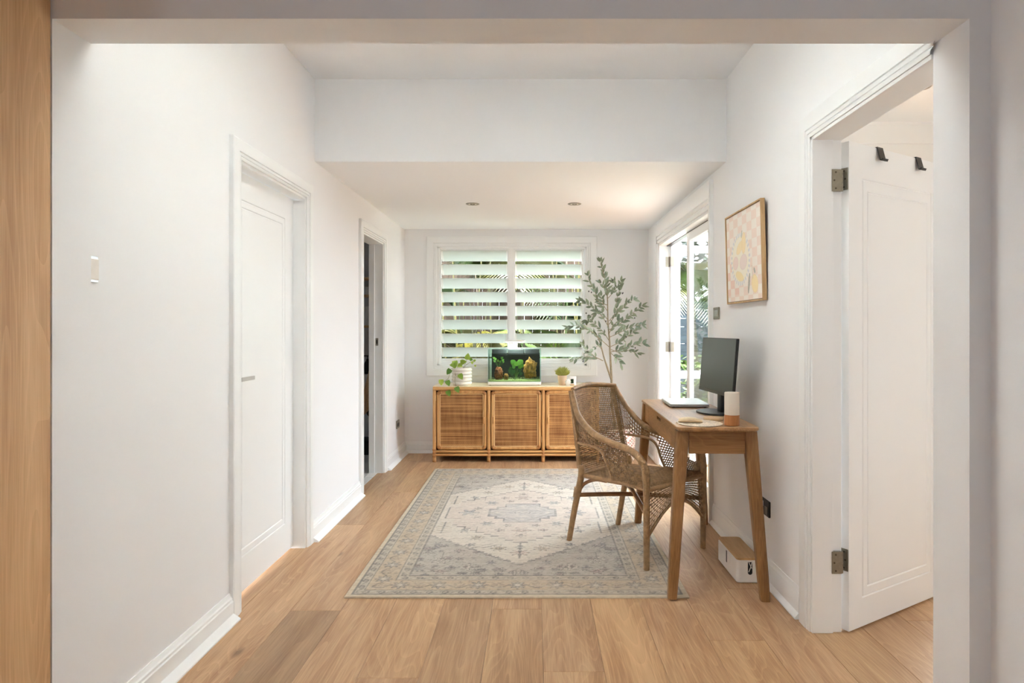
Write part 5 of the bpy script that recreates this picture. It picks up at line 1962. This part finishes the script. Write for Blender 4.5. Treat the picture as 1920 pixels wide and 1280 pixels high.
stems = [[(851, 692, 0), (845, 698, -.06), (841, 708, -.09), (836, 713, -.10), (828, 716, -.10)],
         [(853, 693, 0), (853.5, 702, -.105), (853, 715, -.107), (855, 724, -.17), (852, 733, -.165)],
         [(869, 691, 0), (873, 685, -.02), (880, 680, -.04), (886, 678, -.04), (891, 675, -.05)],
         [(868, 690, 0), (872, 682, -.02), (876, 672, -.02), (876, 666, -.02)],
         [(855, 692, 0), (851, 686, -.03), (850, 681, -.04)],
         [(857, 690, 0), (862, 682, -.04), (866, 677, -.05)],
         [(852, 691, 0), (846, 691, -.05), (838, 697, -.07)],
         [(854, 702, -.104), (858, 707, -.11), (863, 703, -.115)]]
m = MB()
for s_ in stems:
    m.tube(curve_pts([pp(*q) for q in s_], 5), 0.0016, 5)
m.build('stem', 'stem', PO, smooth=60)
for (px_, py_, dy, tx_, ty_, sc, kind) in ((827, 711, -.10, 828, 720, .95, 0), (838, 713, -.10, 842, 721, .95, 1), (855, 725, -.175, 860, 734, 1.0, 1), (839, 732, -.165, 843, 740, .95, 1),
                                           (861, 701, -.12, 868, 711, 1.0, 0), (863, 680, -.05, 874, 677, 1.05, 0), (876, 674, -.02, 878, 663, 1.05, 0), (852, 676, -.04, 855, 687, 1.1, 0),
                                           (849, 680, -.05, 853, 688, 1.0, 0), (858, 684, -.04, 867, 686, .85, 0), (845, 692, -.06, 837, 703, 1.0, 1), (885, 677, -.04, 886, 683, .5, 0), (884, 676, -.04, 882, 669, .55, 1),
                                           (888, 677, -.05, 893, 674, .45, 0), (850, 685, -.05, 845, 684, .6, 0), (890, 684, -.04, 892, 687, .35, 0)):
    a, c = pp(px_, py_, dy), pp(tx_, ty_, dy)
    d = (c - a).normalized() + Vector((0, -0.35, 0))
    place_leaf(pl_me[kind], a, d, (0.15, -1, 0.45), PO, sc)

# ------------------------------------------------------------------ succulent, ornament, small frame, tray
SU = thing('potted_succulent', 'spiky green succulent in a small tan pot on the sideboard', 'plant', (0.262, 6.13, ZS))
MB().lathe([(0.030, 0), (0.033, 0.003), (0.042, 0.05), (0.046, 0.088), (0.0465, 0.092), (0.043, 0.092), (0.040, 0.082), (0.01, 0.081)], 28).build('pot', 'tan', SU, smooth=45)
MB().lathe([(0.039, 0.0825), (0.03, 0.087), (0.01, 0.088)], 16).build('soil', 'soil', SU, smooth=45)
m = MB()
r7 = random.Random(21)
for k in range(120):
    a = k * 2.39996
    el = 0.15 + 1.25 * (k / 120.0)
    L_ = r7.uniform(0.045, 0.07) + 0.012 * math.sin(el)
    d = Vector((math.cos(a) * math.cos(el), math.sin(a) * math.cos(el), math.sin(el)))
    p = Vector((0, 0, 0.090)) + Vector((d.x, d.y, 0)) * 0.018
    m.tube([p, p + d * L_ * 0.45 + Vector((0, 0, .003)), p + d * L_ * 0.8 + Vector((0, 0, .008)), p + d * L_ + Vector((0, 0, .012))], [0.003, 0.0052, 0.0045, 0.0008], 5)
o = m.build('succulent_leaves', 'succulent', SU, smooth=60)
o['kind'] = 'stuff'
o = thing('flower_ornament', 'white flower-shaped ornament in front of the succulent pot', 'ornament', (0.312, 6.055, ZS))
m = MB()
loops = []
for k in range(9):
    f = k / 8
    y = -0.014 + 0.028 * f
    R_ = 0.031 * math.sin(PI * (0.12 + 0.76 * f)) ** 0.5
    loops.append([(R_ * (0.86 + 0.14 * math.cos(9 * a)) * math.cos(a), y, 0.034 + R_ * (0.86 + 0.14 * math.cos(9 * a)) * math.sin(a)) for a in [2 * PI * j / 54 for j in range(54)]])
m.loft(loops)
m.build('petals', 'ceramic', o, smooth=50)
MB().rbox(-0.016, 0.016, -0.012, 0.012, 0, 0.010, 0.004).build('foot', 'ceramic', o, smooth=40)
o = thing('votive_holder', 'small square white block holder with a grey-green front beside the succulent', 'ornament', (0.362, 6.10, ZS))
MB().rbox(-0.031, 0.031, -0.012, 0.012, 0.0, 0.085, 0.003, 0.002).build('block', 'white', o, smooth=30)
MB().box(-0.022, 0.006, -0.0132, -0.0121, 0.018, 0.060).build('front_plate', 'frond', o)
MB().box(-0.024, 0.010, -0.020, -0.0122, 0.0, 0.013).build('ledge', 'coaster', o)
o = thing('small_tray', 'thin dark dish at the right end of the sideboard top', 'dish', (0.545, 6.30, ZS))
MB().lathe([(0.03, 0), (0.044, 0.004), (0.048, 0.009), (0.045, 0.009), (0.03, 0.004)], 20).build('dish', 'bark', o, smooth=45)

# ------------------------------------------------------------------ olive tree in a woven basket
OX, OY = 0.775, 6.10
OT = thing('olive_tree', 'slender artificial olive tree in a woven basket in the back right corner', 'tree', (OX, OY, 0.0005))


def op(px, py, dy=0.0):
    w_ = at(px, py, OY + dy)
    return Vector((w_.x - OX, w_.y - OY, w_.z))


# basket: vertex painted weave
nu_, nv_ = 96, 40
vs, fs, cols = [], [], []
cA, cB, cC = lin((232, 224, 214)), lin((196, 138, 128)), lin((120, 100, 92))
for j in range(nv_ + 1):
    f = j / nv_
    z = 0.30 * f
    R_ = 0.155 + 0.022 * math.sin(PI * (0.15 + 0.6 * f))
    for i in range(nu_):
        a = 2 * PI * i / nu_
        bmp = 0.0035 * (1 if (i // 2 + j // 2) % 2 else -1)
        vs.append(((R_ + bmp) * math.cos(a), (R_ + bmp) * math.sin(a), z))
        k = (i // 2 + j // 2) % 2
        k2 = (i // 2 - j // 2) % 4
        cols.append(cA if k else (cB if k2 in (0, 1) else (cC if (i * 7 + j * 3) % 5 == 0 else cA)))
for j in range(nv_):
    for i in range(nu_):
        i2 = (i + 1) % nu_
        fs.append((j * nu_ + i, j * nu_ + i2, (j + 1) * nu_ + i2, (j + 1) * nu_ + i))
fs.append(tuple(reversed(range(nu_))))
me = bpy.data.meshes.new('basket')
me.from_pydata(vs, [], fs)
ca = me.color_attributes.new('paint', 'FLOAT_COLOR', 'POINT')
ca.data.foreach_set('color', np.array([(*c, 1) for c in cols], np.float32).ravel())
me.materials.append(M['basket'])
bk = link('basket', me, OT)
MB().torus((0, 0, 0.30), 0.167, 0.008, 'Z', 40, 8).build('rim', 'jute', bk, smooth=60)
MB().lathe([(0.160, 0.262), (0.10, 0.272), (0.02, 0.276)], 28).build('soil', 'soil', OT, smooth=60)
m = MB()
main = [Vector((0.0, 0, 0.25)), op(1147.5, 760), op(1146.5, 708), op(1144, 664), op(1143, 640), op(1140, 605), op(1139, 560), op(1136, 530, -.02), op(1130, 507, -.03), op(1125, 491, -.03)]
pts = curve_pts(main, 6)
m.tube(pts, [0.0145 - 0.0125 * (k / (len(pts) - 1)) ** 0.8 for k in range(len(pts))], 8)
left = [op(1146.5, 712), op(1139, 690, -.01), op(1132, 668, -.02), op(1126, 645, -.03), op(1119, 630, -.05), op(1108, 622, -.06)]
pts2 = curve_pts(left, 6)
m.tube(pts2, [0.010 - 0.0075 * (k / (len(pts2) - 1)) for k in range(len(pts2))], 8)
m.build('trunk', 'bark', OT, smooth=60)
br = [
    [(1142, 650, 0), (1125, 635, -.03), (1110, 622, -.08), (1095, 616, -.10), (1080, 610, -.12), (1066, 614, -.12)],
    [(1141, 612, 0), (1128, 592, -.02), (1115, 580, .02), (1100, 570, .04), (1089, 564, .05)],
    [(1140, 600, 0), (1126, 585, .03), (1110, 592, .06), (1100, 600, .07)],
    [(1139, 572, 0), (1122, 565, 0), (1118, 553, -.03), (1112, 540, -.05), (1105, 528, -.06), (1103, 517, -.06)],
    [(1139, 556, 0), (1133, 540, -.04), (1127, 531, -.06)],
    [(1140, 585, 0), (1131, 570, -.05), (1128, 555, -.08)],
    [(1142, 602, 0), (1154, 585, .03), (1156, 562, .05), (1161, 545, .06), (1164, 528, .06)],
    [(1142, 608, 0), (1155, 590, -.04), (1168, 578, -.06), (1178, 568, -.08), (1188, 562, -.08)],
    [(1143, 618, 0), (1165, 605, .03), (1180, 592, .05), (1192, 582, .06), (1203, 574, .06)],
    [(1143, 632, 0), (1165, 622, -.06), (1185, 612, -.09), (1203, 609, -.1)],
    [(1144, 650, 0), (1165, 640, .04), (1180, 628, .06), (1196, 618, .08)],
    [(1144, 660, 0), (1165, 655, -.05), (1185, 648, -.08), (1204, 643, -.09)],
    [(1145, 655, 0), (1160, 660, .04), (1176, 657, .06), (1194, 662, .07)],
    [(1144, 660, 0), (1152, 668, -.06), (1160, 674, -.08), (1163, 682, -.08)],
    [(1131, 676, -.02), (1115, 668, -.05), (1104, 658, -.07), (1094, 647, -.08)],
    [(1130, 676, -.02), (1118, 671, -.04), (1095, 669, -.08), (1076, 673, -.09)],
    [(1128, 655, -.03), (1122, 648, -.07), (1113, 655, -.10)],
    [(1139, 560, 0), (1148, 550, .03), (1156, 538, .04), (1152, 530, .04)],
    [(1143, 640, 0), (1131, 622, .04), (1120, 612, .06), (1112, 604, .07)],
    [(1142, 625, 0), (1150, 610, -.06), (1158, 602, -.08)],
]
bm_ = MB()
lv = [leaf_mesh(L_, W_, c_, 0.28, 0.85, 4, 'leaf', 'olive_leaf') for (L_, W_, c_) in ((0.070, 0.0125, 0.10), (0.062, 0.0130, 0.2), (0.078, 0.0115, 0.04), (0.054, 0.0115, 0.12))]
r7 = random.Random(4)
nleaf = 0


def leaves_along(pts, step, start=0.2):
    global nleaf
    L_ = sum((q - p).length for p, q in zip(pts, pts[1:]))
    rs = resample(pts, step)
    side = 1
    for i in range(1, len(rs)):
        if i / len(rs) < start or nleaf >= 300:
            continue
        d = (rs[i] - rs[i - 1]).normalized()
        for s_ in ((1, -1) if i % 2 else (side,)):
            if nleaf >= 300:
                break
            perp = d.cross(Vector((0, 1, 0)))
            perp = perp.normalized() if perp.length > 1e-4 else Vector((1, 0, 0))
            out = d * r7.uniform(0.5, 1.3) + perp * s_ * r7.uniform(0.15, 0.95) + Vector((0, r7.uniform(-0.8, 0.5), r7.uniform(-0.3, 0.35)))
            place_leaf(r7.choice(lv), rs[i], out, (r7.uniform(-.5, .5), -1, r7.uniform(0.0, 0.9)), OT, r7.uniform(0.72, 1.2))
            nleaf += 1
        side = -side
    place_leaf(r7.choice(lv), rs[-1], (rs[-1] - rs[-2]), (0, -1, 0.4), OT, 0.9)
    nleaf += 1


all_br = []
for bpts in br:
    p_ = curve_pts([op(*q) for q in bpts], 5)
    bm_.tube(p_, [0.0038 - 0.0026 * k / (len(p_) - 1) for k in range(len(p_))], 5)
    all_br.append(p_)
bm_.build('branches', 'bark', OT, smooth=60)
leaves_along(pts[len(pts) * 2 // 3:], 0.026, 0.0)
for p_ in all_br:
    leaves_along(p_, 0.028, 0.16)
for (px_, py_, dy) in ((1104, 546, -.06), (1109, 548, -.06), (1099, 587, .05), (1104, 591, .05), (1149, 525, -.02), (1167, 550, .05), (1168, 549, .03), (1101, 659, -.08), (1093, 677, -.09), (1190, 596, .05), (1174, 631, .05), (1191, 652, -.08),
                       (1134, 515, -.02), (1136, 602, -.03), (1088, 615, -.12), (1191, 625, .08)):
    c = op(px_, py_, dy)
    MB().tube([c + Vector((0, 0, .008)), c + Vector((0, 0, .004)), c, c - Vector((0, 0, .005)), c - Vector((0, 0, .0085))], [0.0012, 0.0055, 0.0065, 0.005, 0.001], 7).build('olive', 'olive', OT, smooth=60)

# ------------------------------------------------------------------ outside: patio side
struct(MB().box(-6, 20, 6.56, 30, -0.5, -0.14).build('ground', 'earth'))
dk = struct(MB().box(1.26, 3.6, BY1 + 0.1, 8.0, -0.2, -0.055).build('patio', 'grout'))
for i in range(4):
    for j in range(7):
        MB().box(1.275 + 0.58 * i, 1.275 + 0.58 * i + 0.57, BY1 + 0.12 + 0.55 * j, BY1 + 0.12 + 0.55 * j + 0.54, -0.06, -0.03).build('paver', 'deck', dk, bevel=0.003)
struct(MB().box(3.6, 14, 0.0, 6.6, -0.5, -0.16).build('ground_side', 'earth'))
struct(MB().box(1.27, 12, 8.0, 13.0, -0.4, 0.02).build('lawn', 'lawn'))
gb = thing('garden_bench', 'white garden bench on the lawn seen through the patio door', 'bench', (2.4, 8.35, 0.02))
MB().box(-1.0, 1.0, -0.2, 0.2, 0.59, 0.66).build('seat', 'ext_white', gb, bevel=0.006)
for sx in (-1, 1):
    MB().box(sx * 0.85 - 0.04, sx * 0.85 + 0.04, -0.17, 0.17, 0.0, 0.589).build('leg', 'ext_white', gb, bevel=0.006)
pg = thing('pergola', 'white pergola with beam and posts over the patio outside', 'pergola', (1.3, 7.2, -0.05))
MB().box(0.0, 2.6, -0.05, 0.05, 2.28, 2.42).build('beam', 'ext_white', pg, bevel=0.004)
for x in (2.35,):
    MB().box(x - 0.05, x + 0.05, -0.05, 0.05, 0.02, 2.28).build('post', 'ext_white', pg, bevel=0.004)
for k in range(6):
    MB().box(0.05 + 0.48 * k, 0.10 + 0.48 * k, -2.9, 0.25, 2.42, 2.52).build('rafter', 'ext_white', pg, bevel=0.004)


def fence(name, label, x0, x1, y, z0, z1, n, mat, vertical=True):
    o = thing(name, label, 'fence', (x0, y, z0))
    W_, H_ = x1 - x0, z1 - z0
    if vertical:
        me = MB().box(0, W_ / n - 0.002, 0, 0.022, 0, H_).mesh('board', mat, bevel=0.002)
        for k in range(n):
            b_ = link('board', me, o)
            b_.location = (k * W_ / n, 0, 0)
    else:
        me = MB().box(0, W_, 0, 0.022, 0, H_ / n - 0.004).mesh('board', mat, bevel=0.002)
        for k in range(n):
            b_ = link('board', me, o)
            b_.location = (0, 0, k * H_ / n)
    MB().box(0, 0.09, 0.0225, 0.11, -0.1, H_).build('post', mat, o)
    MB().box(W_ - 0.09, W_, 0.0225, 0.11, -0.1, H_).build('post', mat, o)
    return o


fence('garden_fence', 'blue-grey horizontal board fence beyond the patio lawn', 1.4, 5.1, 12.0, 0.02, 1.75, 11, 'fence_grey', False)
fence('timber_fence', 'weathered brown paling fence behind the palms outside the window', -4.2, 1.35, 10.6, -0.15, 2.7, 40, 'fence_brown')


sf = fence('garden_fence', 'blue-grey board fence added unseen beside the patio to cut low sky light', 0.0, 8.4, 0.0, -0.16, 1.75, 12, 'fence_grey', False)
sf.location = (5.3, 3.5, -0.16)  # added fence, out of view, blocks horizon sky from the left wall
sf.rotation_euler = (0, 0, PI / 2)


def bush(name, label, x, y, z, rx, ry, rz, n, mat, ls, seed, zc=None):
    zc = rz if zc is None else zc
    o = thing(name, label, 'shrub', (x, y, z))
    r_ = random.Random(seed)
    m = MB()
    for _ in range(n):
        d = Vector((r_.gauss(0, 1), r_.gauss(0, 1), r_.gauss(0, 1))).normalized() * r_.uniform(0.55, 1.0)
        p = Vector((d.x * rx, d.y * ry, zc + d.z * rz))
        a = r_.uniform(0, 2 * PI)
        t = Vector((math.cos(a), math.sin(a), r_.uniform(-.6, .6))).normalized() * ls
        s_ = t.cross(Vector((r_.uniform(-1, 1), r_.uniform(-1, 1), 1))).normalized() * ls * 0.32
        m.add([p, p + t * 0.5 + s_, p + t, p + t * 0.5 - s_], [(0, 1, 2, 3)])
    f = m.build('foliage', mat, o)
    f['kind'] = 'stuff'
    MB().tube([(0, 0, 0), (0.02, 0, zc)], [0.05 + 0.01 * zc, 0.03], 8).build('trunk', 'trunk', o)
    return o


bush('garden_tree', 'dark leafy tree rising behind the blue-grey garden fence', 3.2, 13.5, 0.0, 2.4, 1.2, 1.75, 2600, 'hedge', 0.24, 3)
for (bx, by, brx, sd, lb) in ((-4.6, 10.7, 2.2, 12, 'tall dark tree added for shade over the paling fence, farthest from the patio'), (-0.7, 10.5, 2.4, 13, 'tall dark tree added for shade over the middle of the paling fence'),
                              (3.4, 10.9, 1.9, 14, 'tall dark tree added for shade in front of the blue-grey fence')):
    bush('garden_tree', lb, bx, by, -0.15, brx, 2.7, 1.5, 3000, 'hedge', 0.42, sd, 4.9)  # added trees, unseen crowns shade the palms, fence and lawn
bush('garden_shrub', 'low green shrub beside the white garden seat outside', 2.25, 9.4, 0.02, 0.55, 0.4, 0.42, 700, 'frond', 0.11, 8)


def palm(label, x, y, z0, hgt, n, fl_, seed, mats=('frond', 'frond', 'frond_y'), trunk_r=0.06, nl=34):
    o = thing('palm_tree', label, 'palm', (x, y, z0))
    r_ = random.Random(seed)
    m = MB()
    pts_ = [Vector((0.03 * math.sin(k), 0, hgt * k / 6)) for k in range(7)]
    m.tube(pts_, [trunk_r * (1.1 - 0.25 * k / 6) for k in range(7)], 10)
    m.build('trunk', 'trunk', o, smooth=60)
    for k in range(n):
        a = 2 * PI * k / n + r_.uniform(-.25, .25)
        el = r_.uniform(0.1, 1.25)
        L_ = fl_ * r_.uniform(0.75, 1.1)
        fm = MB()
        sp = []
        for q in range(nl + 1):
            f = q / nl
            hx = L_ * f * math.cos(el) * (1 - 0.1 * f)
            hz = L_ * (f * math.sin(el) - 0.75 * f * f)
            sp.append(Vector((hx * math.cos(a), hx * math.sin(a), hgt + hz)))
        fm.tube(sp, [0.012 - 0.009 * q / nl for q in range(nl + 1)], 4)
        side = Vector((-math.sin(a), math.cos(a), 0))
        for q in range(4, nl):
            f = q / nl
            ll = L_ * 0.42 * math.sin(PI * (0.12 + 0.84 * f)) ** 0.8
            fw_ = (sp[q + 1] - sp[q]).normalized()
            for s_ in (-1, 1):
                t = (side * s_ * 0.8 + fw_ * 0.6 + Vector((0, 0, -0.12))).normalized() * ll
                wv = fw_ * 0.011
                p = sp[q]
                mid = p + t * 0.5
                fm.add([p - wv, mid - wv * 1.2, p + t + Vector((0, 0, -0.12 * ll)), mid + wv * 1.2, p + wv], [(0, 1, 2, 3, 4)])
        fo = fm.build('frond', mats[k % len(mats)], o)
    return o


palm('green palm clump outside the right half of the louvred window', 0.25, 8.3, -0.14, 0.75, 15, 1.7, 1)
palm('yellow-green palm clump outside the left half of the louvred window', -0.85, 8.6, -0.14, 0.95, 14, 1.6, 2, ('frond_y', 'frond', 'frond_y'))
palm('tall palm with hanging fronds between the two clumps outside the window', -0.30, 9.6, -0.14, 2.2, 15, 1.7, 3)
palm('palm with drooping fronds at the patio edge beyond the glass door', 2.55, 10.3, 0.02, 2.0, 13, 1.3, 4)
palm('palm clump at the far left outside the louvred window', -1.9, 9.4, -0.14, 1.5, 13, 1.7, 6, ('frond', 'frond_y', 'frond'))
palm('palm clump standing right of the window outside by the fence', 0.95, 9.5, -0.14, 1.4, 13, 1.6, 7)
cm = MB()
r7 = random.Random(9)
cane_t = thing('bamboo_canes', 'cluster of pale yellow canes outside the louvred window', 'bamboo', (-0.2, 8.0, -0.14))
for k in range(26):
    x = r7.uniform(-1.0, 1.0)
    y = r7.uniform(-0.25, 0.5)
    h_ = r7.uniform(1.6, 2.6)
    lx = r7.uniform(-.18, .18)
    MB().tube([(x, y, 0), (x + lx * .4, y, h_ * .5), (x + lx, y, h_)], [0.016, 0.013, 0.008], 6).build('cane', r7.choice(['frond_y', 'frond', 'frond_y', 'trunk']), cane_t, smooth=60)
# eave over the louvred window
struct(MB().box(-3.0, 1.2, YB + 0.12, YB + 1.30, 2.25, 2.42).build('roof_eave', 'ext_white'))
b = MB()
RX0, RX1, RY0, RY1 = -3.0, 4.0, -2.7, YB + 0.12
b.box(RX0, SKX0 - 0.05, RY0, RY1, 2.9, 3.0)
b.box(SKX1 + 0.05, RX1, RY0, BY1 + 0.12, 2.9, 3.0).box(SKX1 + 0.05, XR + WT + 0.1, BY1 + 0.12, RY1, 2.9, 3.0)
b.box(SKX0 - 0.05, SKX1 + 0.05, RY0, SKY0 - 0.05, 2.9, 3.0).box(SKX0 - 0.05, SKX1 + 0.05, SKY1 + 0.05, RY1, 2.9, 3.0)
struct(b.build('roof', 'ext_white'))
